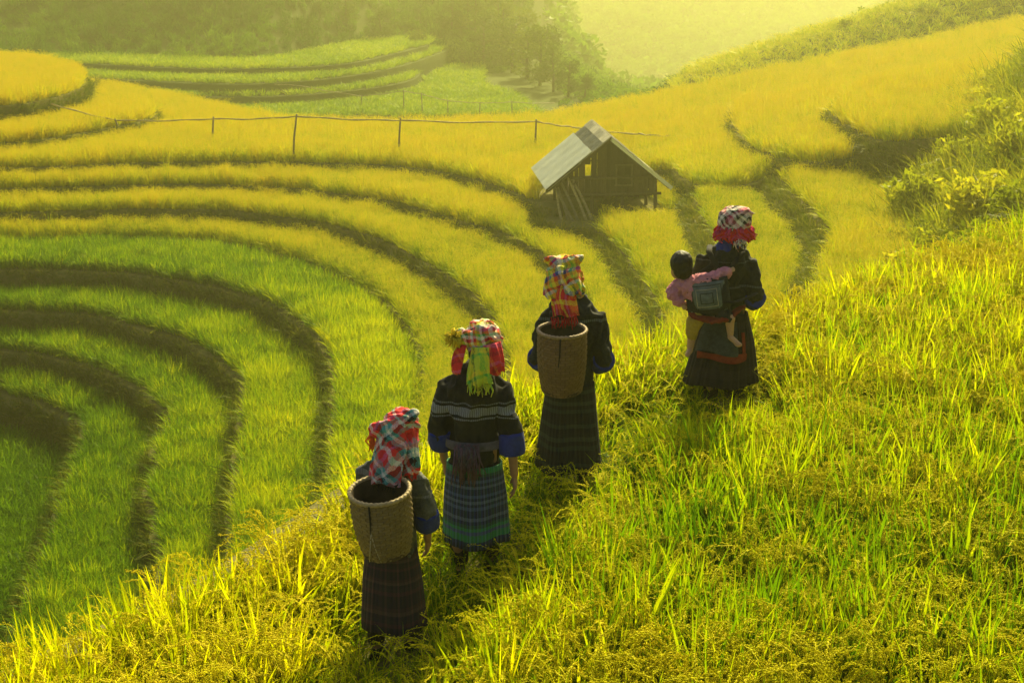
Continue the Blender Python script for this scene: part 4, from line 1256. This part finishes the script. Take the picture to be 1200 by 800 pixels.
def person(key, rz, label, arms, jacket, torso, hands=(True, True), headc=(0, .02, 1.425), hyaw=0.0, lean=(0, 0), cuff=None, sleeve_to=.45, sleeve_r=.066, skirt=None, skirt_mat=None, jmat=None, seed=0, group='people walking in file through the rice'):
    p, zt, _ = PEO[key]
    root = tag(empty('person', p, rz, zt / 1.57), label, 'person', group)
    lx, ly = lean
    b = Geo()
    for k in (-1, 1):
        st = .07 * k
        b.cap((k * .07, 0, .80), (k * .085, .03 + st, .44), .066, .054); b.cap((k * .09, .03 + st, .44), (k * .085, st, .09), .056, .036)
        b.cap((k * .085, st - .02, .035), (k * .095, st + .11, .028), .034, .026)
        b.ell((k * .09, st - .025, .27), (.045, .05, .10))
    b.oval([(.78, .10, .075, 0, 0), (.88, .12, .085, 0, 0), (1.0, .11, .08, lx * .3, ly * .3), (1.14, .13, .09, lx * .7, ly * .7), (1.22, .12, .08, lx, ly), (1.28, .06, .055, lx, ly)])
    b.cap((lx, ly, 1.24), (headc[0], headc[1] - .015, headc[2] - .07), .055, .05)
    q = headgeo(b, headc, 1.0, hyaw)
    for i, (sh, el, wr) in enumerate(arms):
        b.cap((sh[0] * .85, sh[1], sh[2] - .045), el, .036, .034); b.cap(el, wr, .034, .024)
        d = np.array(wr) - np.array(el)
        if hands[i]:
            hd = hands[i] if isinstance(hands[i], tuple) else tuple(d)
            hand(b, wr, hd, (0, 1, .1) if abs(d[2]) > .1 else (0, .2, 1), (-1 if i else 1, 0, 0) if abs(d[2]) > .1 else (0, 0, -1), .45)
    b.remesh('body', M['skin'], root, .0065, 2)
    for k in (-1, 1):
        e = Geo(); e.ell(q(k * .03, .084, .012), (.012, .008, .008), 10, 6); e.build('eye', M['eye'], root)
    hg = Geo(); hg.ell((headc[0], headc[1] - .02, headc[2] + .035), (.083, .09, .088)); hg.ell((headc[0], headc[1] - .06, headc[2] - .04), (.07, .045, .07)); hg.remesh('hair', M['hair'], root, .008, 3)
    for k in (-1, 1):
        st = .07 * k
        l = Geo(); l.tube([(k * .087, .025 + st * .95, .42), (k * .088, .005 + st, .30), (k * .087, st, .10)], [.064, .062, .05], 14, True); l.build('legging', M['black_cloth'], root)
        s_ = Geo(); s_.cap((k * .085, st - .02, .03), (k * .096, st + .115, .026), .042, .033); s_.box((k * .09, st + .045, .005), (.07, .2, .012)); s_.remesh('shoe', M['black_cloth'], root, .008, 2)
    # jacket: torso and sleeves in one continuous cloth
    j = Geo(); j.oval(torso)
    for i, (sh, el, wr) in enumerate(arms):
        sh, el, wr = [np.array(a, float) for a in (sh, el, wr)]
        end = el + (wr - el) * sleeve_to
        j.tube([sh * np.array([.62, 1, 1]) + np.array([0, 0, .012]), sh + np.array([0, 0, -.022]), sh * .5 + el * .5, el, end], [sleeve_r * .78, sleeve_r * .98, sleeve_r * .98, sleeve_r * 1.02, sleeve_r], 16, roundend=True)
    j.remesh('jacket', jmat, root, .010, 6, .034, 9, .55, seed)
    for i, (sh, el, wr) in enumerate(arms):
        el, wr = np.array(el, float), np.array(wr, float)
        a, c = el + (wr - el) * (sleeve_to - .28), el + (wr - el) * (sleeve_to + .2)
        g = Geo(); g.tube([a, a + (c - a) * .3, a + (c - a) * .7, c, c - (c - a) * .02, c - (c - a) * .4], [sleeve_r * 1.18, sleeve_r * 1.24, sleeve_r * 1.27, sleeve_r * 1.27, sleeve_r * 1.05, sleeve_r * .8], 18, True)
        o = g.remesh('cuff', M['blue_cuff'], root, .008, 2, .007, 12, .6, seed + i)
    if skirt:
        pleated('skirt', skirt_mat, root, skirt, 34, .02, seed)
    return root

def pleated(name, mat, root, secs, pleats, amp, seed, th=(0, 2 * math.pi)):
    """secs (z, rx, ry, cx, cy) from waist to hem; a ring of soft pleats growing to the hem"""
    nt_, nz = 220, 26
    secs = np.array(secs, float); zz = np.linspace(0, 1, nz)
    src = np.linspace(0, 1, len(secs))
    V, uv, Fc = [], [], []
    r = random.Random(seed); ph = [r.uniform(0, 6.28) for _ in range(6)]
    for t in zz:
        z, rx, ry, cx, cy = [np.interp(t, src, secs[:, k]) for k in range(5)]
        for k in range(nt_ + 1):
            a = th[0] + (th[1] - th[0]) * k / nt_
            w = a + .05 * math.sin(7 * a + ph[0]) + .03 * math.sin(13 * a + ph[1])
            f = 1 + amp * (.3 + .7 * t) * (math.sin(pleats * w) + .5 * math.sin(pleats * .37 * w + ph[2])) + .05 * t * math.sin(3 * a + ph[3]) + .03 * t * math.sin(5 * a + ph[4] + 2 * t)
            V.append((cx + rx * f * math.cos(a), cy + ry * f * math.sin(a), z + .012 * t * math.sin(4 * a + ph[5])))
            uv.append((k / nt_, t))
    n = nt_ + 1
    for i in range(nz - 1):
        for k in range(nt_):
            Fc.append((i * n + k, i * n + k + 1, (i + 1) * n + k + 1, (i + 1) * n + k))
    me = npmesh(name, np.array(V), np.array(Fc), uv=uv)
    o = link(name, me, mat, root)
    md = o.modifiers.new('thickness', 'SOLIDIFY'); md.thickness = .006; md.offset = -1
    return o

def drape(name, mat, root, top, bot, folds, amp, seed=0, belly=.03, flare=1.0):
    """a hanging piece of cloth: top edge a-b, bottom edge c-d, soft folds running down it"""
    r = random.Random(seed); ph = [r.uniform(0, 6.28) for _ in range(4)]
    a, b, c, d = [Vector(p) for p in (*top, *bot)]
    nu, nv = 30, 18; V, Fc = [], []
    for i in range(nv + 1):
        t = i / nv
        for k in range(nu + 1):
            u = k / nu; w = u + .05 * math.sin(5 * t + ph[0]) * t
            p = a.lerp(b, w).lerp(c.lerp(d, w), t)
            f = amp * (.35 + .65 * t) * (math.sin(2 * math.pi * folds * w + ph[1] + .8 * t) + .4 * math.sin(2 * math.pi * folds * 2.3 * w + ph[2]))
            n = (c.lerp(d, .5) - a.lerp(b, .5)).cross(b - a).normalized()
            if n.y > 0: n = -n
            edge = 1 - (2 * u - 1) ** 2
            V.append(tuple(p + n * (f + belly * math.sin(math.pi * t * .85) * edge + .02 * edge) + Vector((0, 0, .008 * math.sin(9 * u + ph[3]) * t))))
    n = nu + 1
    for i in range(nv):
        for k in range(nu):
            Fc.append((i * n + k, i * n + k + 1, (i + 1) * n + k + 1, (i + 1) * n + k))
    o = link(name, npmesh(name, np.array(V), np.array(Fc)), mat, root)
    md = o.modifiers.new('thickness', 'SOLIDIFY'); md.thickness = .005; md.offset = 0
    return o

def fringe(name, mat, root, p0, p1, L, n, r=.0035, seed=0, out=(0, -.2, -1), curl=.01):
    """a row of hanging threads"""
    rr = random.Random(seed); g = Geo(); p0, p1, out = Vector(p0), Vector(p1), Vector(out).normalized()
    for k in range(n):
        a = p0.lerp(p1, (k + rr.uniform(-.3, .3)) / max(1, n - 1)) + Vector((rr.gauss(0, .004), rr.gauss(0, .006), rr.gauss(0, .006)))
        l = L * rr.uniform(.65, 1.1); d = out + Vector((rr.gauss(0, .14), rr.gauss(0, .1), 0))
        g.tube([a, a + d * l * .5 + Vector((rr.gauss(0, curl), 0, 0)), a + d * l], [r, r, r * .6], 4)
    return g.build(name, mat, root)

def basket(label, loc, rz, tilt, R0, R1, Hh, pale=True):
    """back basket: woven side of staves and weavers, bound rim, lining, base, straps"""
    root = tag(empty('back_basket', loc), label, 'basket')
    root.rotation_euler = (tilt[0], tilt[1], rz)
    nth, nr = 144, 67
    V, uv, Fc = [], [], []
    for i in range(nr):
        t = i / (nr - 1); z = Hh * t
        rad = R1 + (R0 - R1) * (t ** .75) + .012 * math.sin(math.pi * t)
        sq = .10 * (1 - t) ** 2
        for k in range(nth + 1):
            a = 2 * math.pi * k / nth
            row = t * 22
            wv = math.cos(a * 24 + math.pi * math.floor(row)) * abs(math.sin(math.pi * row)) * .0042 + .002 * abs(math.sin(math.pi * row))
            rq = rad * (1 + sq * math.cos(4 * a) * .5) + wv
            V.append((rq * math.cos(a), rq * math.sin(a), z)); uv.append((k / nth, t))
    n = nth + 1
    for i in range(nr - 1):
        for k in range(nth):
            Fc.append((i * n + k, i * n + k + 1, (i + 1) * n + k + 1, (i + 1) * n + k))
    link('weave', npmesh('weave', np.array(V), np.array(Fc), uv=uv), M['basket_pale' if pale else 'basket_brown'], root)
    g = Geo(); g.oval([(.012, R1 * .93, R1 * .93, 0, 0), (Hh * .5, (R0 + R1) / 2 - .002, (R0 + R1) / 2 - .002, 0, 0), (Hh * .995, R0 - .012, R0 - .012, 0, 0)], 40, False)
    g.oval([(.012, R1 * .93, R1 * .93, 0, 0), (.013, .001, .001, 0, 0)], 40, False)
    g.build('lining', M['basket_in'], root)
    g = Geo(); g.oval([(-.006, R1 * .95, R1 * .95, 0, 0), (-.001, R1 * 1.03, R1 * 1.03, 0, 0), (.02, R1 * 1.04, R1 * 1.04, 0, 0)], 40, True); g.build('base', M['basket_in'], root)
    g = Geo(); pts = []; rd = []
    for k in range(145):
        a = 2 * math.pi * k / 144
        pts.append((R0 * math.cos(a), R0 * math.sin(a), Hh)); rd.append(.0115 + .002 * math.sin(a * 36))
    g.tube(pts, rd, 8, False); g.build('rim', M['cane_pale' if pale else 'cane_brown'], root)
    for s_ in (-1, 1):
        g = Geo(); g.tube([(s_ * .07, R0 * .98, Hh * .8), (s_ * .08, R0 + .04, Hh * 1.08), (s_ * .085, R0 + .12, Hh * 1.10), (s_ * .085, R0 + .17, Hh * .9), (s_ * .085, R0 + .10, Hh * .5), (s_ * .07, R1 * 1.0, Hh * .22)], [.012] * 6, 6, True, .35)
        g.build('shoulder_strap', M['black_cloth'], root)
    g = Geo(); g.tube([(.0, -R0 - .014, Hh * .99), (-.004, -R0 - .008, Hh * .75), (-.012, -(R0 + R1) / 2 - .016, Hh * .52)], [.005, .0045, .004], 6); g.build('tie_cord', M['black_cloth'], root)
    if pale:
        for q in (-1, 1):
            g = Geo(); g.tube([(-.010, -(R0 + R1) / 2 - .018, Hh * .55), (-.012 + q * .012, -(R0 + R1) / 2 - .012, Hh * .3), (-.015 + q * .03, -R1 - .008, Hh * .02)], [.0028] * 3, 5); g.build('string', M['cord_pale'], root)
    return root

def loc_of(key, rz, p):
    b, zt, _ = PEO[key]; s = zt / 1.57; c, sn = math.cos(rz), math.sin(rz)
    return (b[0] + s * (c * p[0] - sn * p[1]), b[1] + s * (sn * p[0] + c * p[1]), b[2] + s * p[2])

def TORSO(hem, hrx, hry, lx=0.0, ly=0.0, w=1.0):
    return [(hem, hrx, hry, 0, 0), (hem + .12, hrx * .97, hry * .97, 0, 0), (.98, .165 * w, .128, lx * .4, ly * .4), (1.10, .185 * w, .138, lx * .7, ly * .7), (1.18, .185 * w, .13, lx, ly), (1.235, .15 * w, .115, lx, ly), (1.28, .10, .085, lx, ly), (1.315, .07, .07, lx, ly + .005)]

# --- girl with the pale basket
RZ = -.25
g1 = person('girl', RZ, 'girl in grey jacket and red and turquoise checked headscarf, pale basket on her back',
            [((-.145, 0, 1.18), (-.185, .06, .95), (-.12, .20, .84)), ((.155, .01, 1.18), (.225, -.01, .95), (.195, .10, .72))], None,
            TORSO(.66, .15, .12, .02, .03, .9), hands=(True, True), headc=(.065, .05, 1.42), hyaw=-.3, lean=(.03, .03), skirt=[(.70, .15, .115, 0, 0), (.5, .175, .14, 0, 0), (.20, .195, .165, 0, 0)], skirt_mat=M['skirt_girl'], jmat=M['jacket_girl'], seed=1, sleeve_to=.25, sleeve_r=.060)
sg = Geo()
sg.ell((0.065, .03, 1.455), (.105, .118, .105)); sg.cap((0.08, -.02, 1.50), (0.165, .0, 1.555), .07, .022); sg.cap((0.06, -.05, 1.47), (-0.045, -.06, 1.45), .07, .05)
sg.cap((.06, -.06, 1.42), (.055, -.08, 1.30), .075, .07); sg.cap((.13, .03, 1.45), (.14, .02, 1.36), .05, .03)
sc1 = sg.remesh('headscarf', M['scarf_girl'], g1, .008, 3, .03, 13, .6, 3)
drape('scarf_tail', M['scarf_girl'], g1, ((-.045, -.08, 1.43), (.15, -.08, 1.42)), ((-.07, -.17, 1.17), (.13, -.17, 1.16)), 2.6, .014, 3, .05)
drape('scarf_tail', M['scarf_girl'], g1, ((.10, -.04, 1.44), (.16, .03, 1.43)), ((.12, -.11, 1.20), (.19, -.03, 1.21)), 1.5, .012, 5, .02)
fringe('tassel', M['orange_wool'], sc1, (-0.085, -.06, 1.42), (-0.07, -.07, 1.40), .09, 16, .005, 2)
fringe('tassel', M['red_wool'], sc1, (0.12, -.07, 1.22), (0.18, -.04, 1.24), .07, 14, .0045, 4)
fringe('scarf_fringe', M['black_cloth'], sc1, (-0.03, -.17, 1.18), (0.12, -.18, 1.18), .05, 22, .003, 5)
basket('pale woven back basket with dark tie cord on the girl', loc_of('girl', RZ, (.055, -.245, .79)), RZ, (.13, -.03), .146, .112, .34, True)

# --- woman in green and blue skirt
RZ = -.06
g2 = person('green', RZ, 'woman in black jacket and green and blue checked skirt walking with empty hands',
            [((-.15, 0, 1.19), (-.20, -.02, .93), (-.185, .10, .675)), ((.155, 0, 1.19), (.215, -.05, .93), (.235, -.04, .655))], None,
            TORSO(.66, .148, .118, 0, .0, .88), headc=(.04, .03, 1.42), hyaw=-.12, skirt=[(.72, .155, .12, 0, 0), (.5, .178, .145, 0, 0), (.235, .19, .165, 0, 0)], skirt_mat=M['skirt_green'], jmat=M['jacket_green'], seed=2, sleeve_to=.30, sleeve_r=.060)
sg = Geo()
sg.ell((.045, .02, 1.465), (.108, .118, .10)); sg.cap((.05, -.03, 1.50), (.10, -.03, 1.53), .07, .035); sg.cap((.0, -.05, 1.46), (-.07, -.05, 1.49), .06, .045); sg.cap((.12, .0, 1.46), (.13, -.01, 1.38), .045, .035)
sc2 = sg.remesh('headscarf', M['scarf_green'], g2, .008, 3, .028, 14, .7, 13)
drape('scarf_tail', M['scarf_tail_green'], g2, ((.0, -.10, 1.44), (.10, -.10, 1.44)), ((-.03, -.15, 1.23), (.115, -.15, 1.24)), 2.2, .016, 7, .045)
for s_, k in ((-1, 1), (1, 2)):
    drape('scarf_flap', M['scarf_flap_red'], g2, ((.045 + s_ * .05 - .03, -.10, 1.45), (.045 + s_ * .10 + .01, -.04, 1.46)), ((.045 + s_ * .08 - .04, -.135, 1.285), (.045 + s_ * .115 + .02, -.075, 1.29)), 2.4, .014, k, .035)
rr = random.Random(3); sg = Geo()
for _ in range(130):
    d = Vector((rr.gauss(0, 1), rr.gauss(0, 1), rr.gauss(0, 1))).normalized(); c = Vector((-.10, -.085, 1.49)); sg.tube([c, c + d * .04, c + d * rr.uniform(.05, .066) + Vector((0, 0, -.008))], [.004, .005, .003], 4)
sg.build('pompom', M['yellow_wool'], sc2)
fringe('scarf_fringe', M['scarf_tail_green'], sc2, (-.01, -.165, 1.26), (.11, -.17, 1.26), .075, 34, .0035, 6)
sg = Geo(); sg.oval([(.825, .172, .134, 0, 0), (.84, .176, .138, 0, 0), (.865, .176, .139, 0, 0), (.88, .174, .135, 0, 0)], 40, False); sb = sg.build('sash', M['sash_band'], g2)
fringe('sash_fringe', M['sash'], sb, (-.10, -.145, .86), (.035, -.15, .87), .22, 46, .0042, 8, (0, -.05, -1), .014)
fringe('sash_fringe', M['sash_band'], sb, (-.08, -.155, .86), (.0, -.158, .87), .14, 16, .004, 9, (0, -.05, -1), .016)

# --- woman with the brown basket
RZ = -.10
g3 = person('dark', RZ, 'woman in dark jacket with yellow and red checked headscarf carrying a brown basket',
            [((-.15, .01, 1.18), (-.21, -.01, .88), (-.14, .17, .78)), ((.155, .01, 1.18), (.215, -.01, .88), (.145, .17, .78))], None,
            TORSO(.60, .145, .115, 0, .02, .9), headc=(-.045, .05, 1.42), hyaw=-.35, lean=(-.01, .02), skirt=[(.72, .15, .12, 0, 0), (.45, .18, .15, 0, 0), (.13, .215, .185, 0, 0)], skirt_mat=M['skirt_dark'], jmat=M['jacket_dark'], seed=3, sleeve_to=.22, sleeve_r=.066)
sg = Geo()
sg.ell((-.045, .03, 1.46), (.10, .115, .095)); sg.cap((-.02, .0, 1.50), (.055, .0, 1.555), .06, .016); sg.cap((-.08, .0, 1.50), (-.155, -.03, 1.535), .055, .022); sg.cap((-.05, -.05, 1.45), (-.10, -.06, 1.36), .075, .06); sg.cap((.01, -.03, 1.45), (.04, .0, 1.33), .06, .045)
sg.cap((-.13, -.03, 1.46), (-.14, -.05, 1.34), .035, .03)
sc3_ = sg.remesh('headscarf', M['scarf_dark'], g3, .008, 3, .03, 13, .7, 23)
drape('scarf_tail', M['scarf_tail_dark'], g3, ((-.12, -.09, 1.40), (.03, -.08, 1.41)), ((-.115, -.155, 1.20), (.05, -.145, 1.20)), 2.4, .014, 9, .045)
drape('scarf_tail', M['scarf_dark'], g3, ((-.15, -.04, 1.47), (-.06, -.11, 1.48)), ((-.165, -.08, 1.31), (-.07, -.15, 1.30)), 1.6, .014, 4, .03)
drape('scarf_tail', M['scarf_dark'], g3, ((-.05, -.10, 1.49), (.055, -.05, 1.49)), ((-.04, -.15, 1.34), (.075, -.09, 1.32)), 1.8, .014, 6, .03)
fringe('scarf_fringe', M['red_wool'], sc3_, (-.12, -.17, 1.19), (.05, -.17, 1.20), .07, 26, .0035, 7)
basket('brown woven back basket with pale rim on the woman in the dark skirt', loc_of('dark', RZ, (-.04, -.25, .735)), RZ, (.06, 0), .146, .115, .40, False)

# --- mother with the baby
RZ = -.22
g4 = person('mother', RZ, 'woman in grey black jacket and long dark skirt carrying a baby on her back',
            [((-.175, .02, 1.18), (-.22, .05, .93), (-.14, .2, .82)), ((.14, .02, 1.18), (.21, -.01, .90), (.14, .17, .82))], None,
            [(c[0], c[1], c[2], c[3] - (.02 if c[0] > .9 else .0), c[4]) for c in TORSO(.62, .155, .125, .02, .02, .92)], headc=(.03, .05, 1.42), hyaw=-.45, lean=(-.02, .02),
            skirt=[(.78, .155, .125, .0, 0), (.55, .215, .175, -.01, 0), (.24, .275, .225, -.035, 0)], skirt_mat=M['skirt_mother'], jmat=M['jacket_mother'], seed=4, sleeve_to=.2, sleeve_r=.068)
sg = Geo()
sg.oval([(1.40, .11, .118, .03, .02), (1.45, .122, .128, .03, .02), (1.52, .118, .122, .035, .02), (1.56, .09, .095, .04, .02), (1.57, .03, .03, .045, .02)]); sg.cap((.10, .0, 1.53), (.18, .0, 1.535), .03, .008)
sc4 = sg.remesh('headscarf', M['scarf_mother'], g4, .008, 2, .018, 16, .7, 33)
for q, mt in enumerate(('pink_wool', 'red_wool')):
    sg = Geo(); rr = random.Random(50 + q)
    for k in range(150):
        a = -math.pi * rr.uniform(-.1, 1.1); zz = 1.41 + rr.gauss(0, .014)
        c = Vector((.03 + .115 * math.cos(a), .02 + .122 * math.sin(a), zz)); o_ = Vector((math.cos(a), math.sin(a), 0))
        L = rr.uniform(.035, .075)
        sg.tube([c, c + o_ * rr.uniform(.002, .018) + Vector((rr.gauss(0, .012), 0, -L * .5)), c + o_ * rr.uniform(-.01, .022) + Vector((rr.gauss(0, .022), 0, -L))], [.006, .008, .004], 4)
    sg.build('scarf_fringe', M[mt], sc4)
fringe('scarf_fringe', M['scarf_mother'], sc4, (.05, -.12, 1.35), (.13, -.08, 1.35), .07, 14, .004, 3)
sg = Geo(); sg.oval([(1.25, .115, .10, -.005, .02), (1.30, .09, .09, .01, .03), (1.36, .078, .082, .02, .03)]); sg.remesh('collar', M['blue_cuff'], g4, .009, 3, .012, 14, .6, 2)
pleated('apron', M['apron_cloth'], g4, [(.74, .182, .150, .0, -.008), (.5, .240, .200, -.012, -.008)], 10, .008, 9, (math.radians(215), math.radians(300)))
pleated('apron_border', M['red_trim'], g4, [(.505, .246, .205, -.012, -.008), (.45, .255, .212, -.015, -.008)], 10, .008, 9, (math.radians(225), math.radians(318)))
pleated('apron_border', M['red_trim'], g4, [(.66, .206, .172, -.004, -.008), (.505, .246, .205, -.012, -.008)], 4, .006, 9, (math.radians(309), math.radians(317)))
for s_ in (-1, 1):
    g = Geo(); g.tube([(-.02 + s_ * .125, .06, 1.265), (-.02 + s_ * .12, -.07, 1.245), (-.02 + s_ * .06, -.13, 1.16), (-.03 - s_ * .04, -.15, 1.02)], [.022] * 4, 8, True, .35); g.build('carrier_strap', M['black_cloth'], g4)

# --- baby on the mother's back
bl = loc_of('mother', RZ, (0, 0, 0)); bs_ = PEO['mother'][1] / 1.57
baby = tag(empty('person', bl, RZ, bs_), 'baby in pink fleece with dark hair and bare leg, asleep on the mother', 'person')
b = Geo()
HC = (-.335, -.24, 1.165)
headgeo(b, HC, .86, .7)
b.cap((-.29, -.235, 1.08), (-.31, -.24, 1.12), .04, .04)
b.cap((-.26, -.225, 1.03), (-.10, -.23, .86), .075, .085)
b.cap((-.06, -.24, .85), (.045, -.27, .80), .05, .043); b.cap((.045, -.27, .80), (.055, -.265, .68), .038, .024); b.cap((.055, -.27, .66), (.115, -.29, .615), .022, .02)
b.ell((.118, -.292, .612), (.03, .02, .018))
b.cap((-.17, -.24, .84), (-.215, -.27, .74), .05, .044); b.cap((-.215, -.27, .74), (-.235, -.26, .56), .04, .026); b.cap((-.235, -.265, .54), (-.25, -.31, .515), .024, .02)
arms_b = [((-.20, -.25, 1.06), (-.10, -.26, 1.08), (.01, -.20, 1.13)), ((-.33, -.20, 1.02), (-.38, -.23, .96), (-.32, -.26, .90))]
for sh, el, wr in arms_b:
    b.cap(sh, el, .032, .028); b.cap(el, wr, .028, .02)
    hand(b, wr, np.array(wr) - np.array(el), (0, .5, 1), (.1, 1, 0), .6, .5)
b.remesh('body', M['baby_skin'], baby, .006, 2)
g = Geo(); Rm = Matrix.Rotation(.7, 3, 'Z'); off = Rm @ Vector((0, -.02, .03)); g.ell((HC[0] + off.x, HC[1] + off.y, HC[2] + off.z), (.084, .09, .092)); o2 = Rm @ Vector((0, -.045, -.02)); g.ell((HC[0] + o2.x, HC[1] + o2.y, HC[2] + o2.z), (.074, .066, .07))
g.remesh('hair', M['hair'], baby, .006, 2, .006, 30, 1, 2)
g = Geo(); g.cap((-.27, -.225, 1.02), (-.13, -.225, .90), .088, .09)
for sh, el, wr in arms_b:
    wr2 = np.array(el) + (np.array(wr) - np.array(el)) * .86
    g.cap(sh, el, .056, .052); g.cap(el, wr2, .052, .046)
g.cap((-.33, -.22, 1.075), (-.24, -.27, 1.07), .035, .04)
g.remesh('jacket', M['pink_fleece'], baby, .007, 3, .026, 17, .9, 4)
g = Geo(); g.cap((-.15, -.23, .87), (-.215, -.27, .75), .066, .058); g.cap((-.215, -.27, .75), (-.225, -.266, .66), .054, .046); g.remesh('trouser_leg', M['yellow_trousers'], baby, .007, 3, .014, 16, .7, 5)
g = Geo(); g.cap((-.06, -.235, .86), (.03, -.265, .81), .06, .054); g.remesh('trouser_leg', M['carrier_edge'], baby, .007, 3, .012, 16, .7, 5)

# --- carrier: a quilted square panel bound in black over a red lower cloth
car = tag(empty('baby_carrier', bl, RZ, bs_), 'square blue grey embroidered baby carrier panel with red lower band', 'baby carrier')
def panel(name, mat, c, w, h, rot, bulge, th, y0, yslope=0.0):
    V, Fc = [], []; nu, nv = 14, 12
    for i in range(nv + 1):
        for k in range(nu + 1):
            a, b_ = (k / nu - .5), (i / nv - .5)
            px, pz = a * w, b_ * h
            x = c[0] + px * math.cos(rot) - pz * math.sin(rot); z = c[1] + px * math.sin(rot) + pz * math.cos(rot)
            V.append((x, y0 - bulge * (1 - (2 * a) ** 2) * (1 - .6 * (2 * b_) ** 2) + yslope * a, z))
    n = nu + 1
    for i in range(nv):
        for k in range(nu):
            Fc.append((i * n + k, i * n + k + 1, (i + 1) * n + k + 1, (i + 1) * n + k))
    o = link(name, npmesh(name, np.array(V), np.array(Fc)), mat, car)
    md = o.modifiers.new('thickness', 'SOLIDIFY'); md.thickness = th; md.offset = 0
    return o
panel('binding', M['carrier_edge'], (-.12, .955), .31, .275, .16, .075, .018, -.262)
pp = panel('panel', M['carrier_blue'], (-.12, .96), .262, .222, .16, .068, .012, -.281)
for k in range(3):
    s_ = .19 - k * .055; g = Geo(); ca, sa = math.cos(.16), math.sin(.16); pts = []
    for t in range(41):
        u = t / 40 * 4; sd_ = int(u) % 4; f = u - int(u)
        q = [(-1 + 2 * f, -1), (1, -1 + 2 * f), (1 - 2 * f, 1), (-1, 1 - 2 * f)][sd_]
        px, pz = q[0] * s_ / 2 * 1.12, q[1] * s_ / 2 * .95
        a_, b_ = px / .262, pz / .222
        pts.append((-.12 + px * ca - pz * sa, -.281 - .068 * (1 - (2 * a_) ** 2) * (1 - .6 * (2 * b_) ** 2) - .007, .96 + px * sa + pz * ca))
    g.tube(pts, .0032, 5, False); g.build('embroidery', M['cord_pale'] if k == 1 else M['carrier_edge'], pp)
g = Geo(); g.tube([(-.30, -.14, .86), (-.20, -.29, .81), (-.08, -.325, .79), (.03, -.28, .80), (.13, -.16, .87)], [.03, .045, .05, .045, .03], 12, True, .45, True); g.remesh('lower_band', M['red_trim'], car, .008, 3, .014, 14, .6, 4)
g = Geo(); g.tube([(.0, -.31, .93), (.08, -.25, .92), (.16, -.15, .93), (.22, -.06, .95)], [.02] * 4, 8, True, .4); g.build('strap', M['black_cloth'], car)
g = Geo(); g.tube([(-.25, -.29, .98), (-.27, -.2, 1.02), (-.18, -.10, 1.10), (-.08, -.08, 1.16)], [.02] * 4, 8, True, .4); g.build('strap', M['black_cloth'], car)

# ------------------------------------------------------------------ golden morning haze
hz = Geo(); hz.box((0, 300, -2), (870, 760, 124))
ho = hz.build('haze', None)
m = bpy.data.materials.new('haze'); m.use_nodes = True; nt = m.node_tree; nt.nodes.clear()
ou = nt.nodes.new('ShaderNodeOutputMaterial'); pv = nt.nodes.new('ShaderNodeVolumePrincipled')
pv.inputs['Color'].default_value = (.95, .95, .40, 1)
pv.inputs['Density'].default_value = .0018
pv.inputs['Anisotropy'].default_value = .67
nt.links.new(pv.outputs[0], ou.inputs['Volume'])
ho.data.materials.append(m)
tag(ho, 'thin golden morning haze filling the valley air', 'haze', kind='stuff')
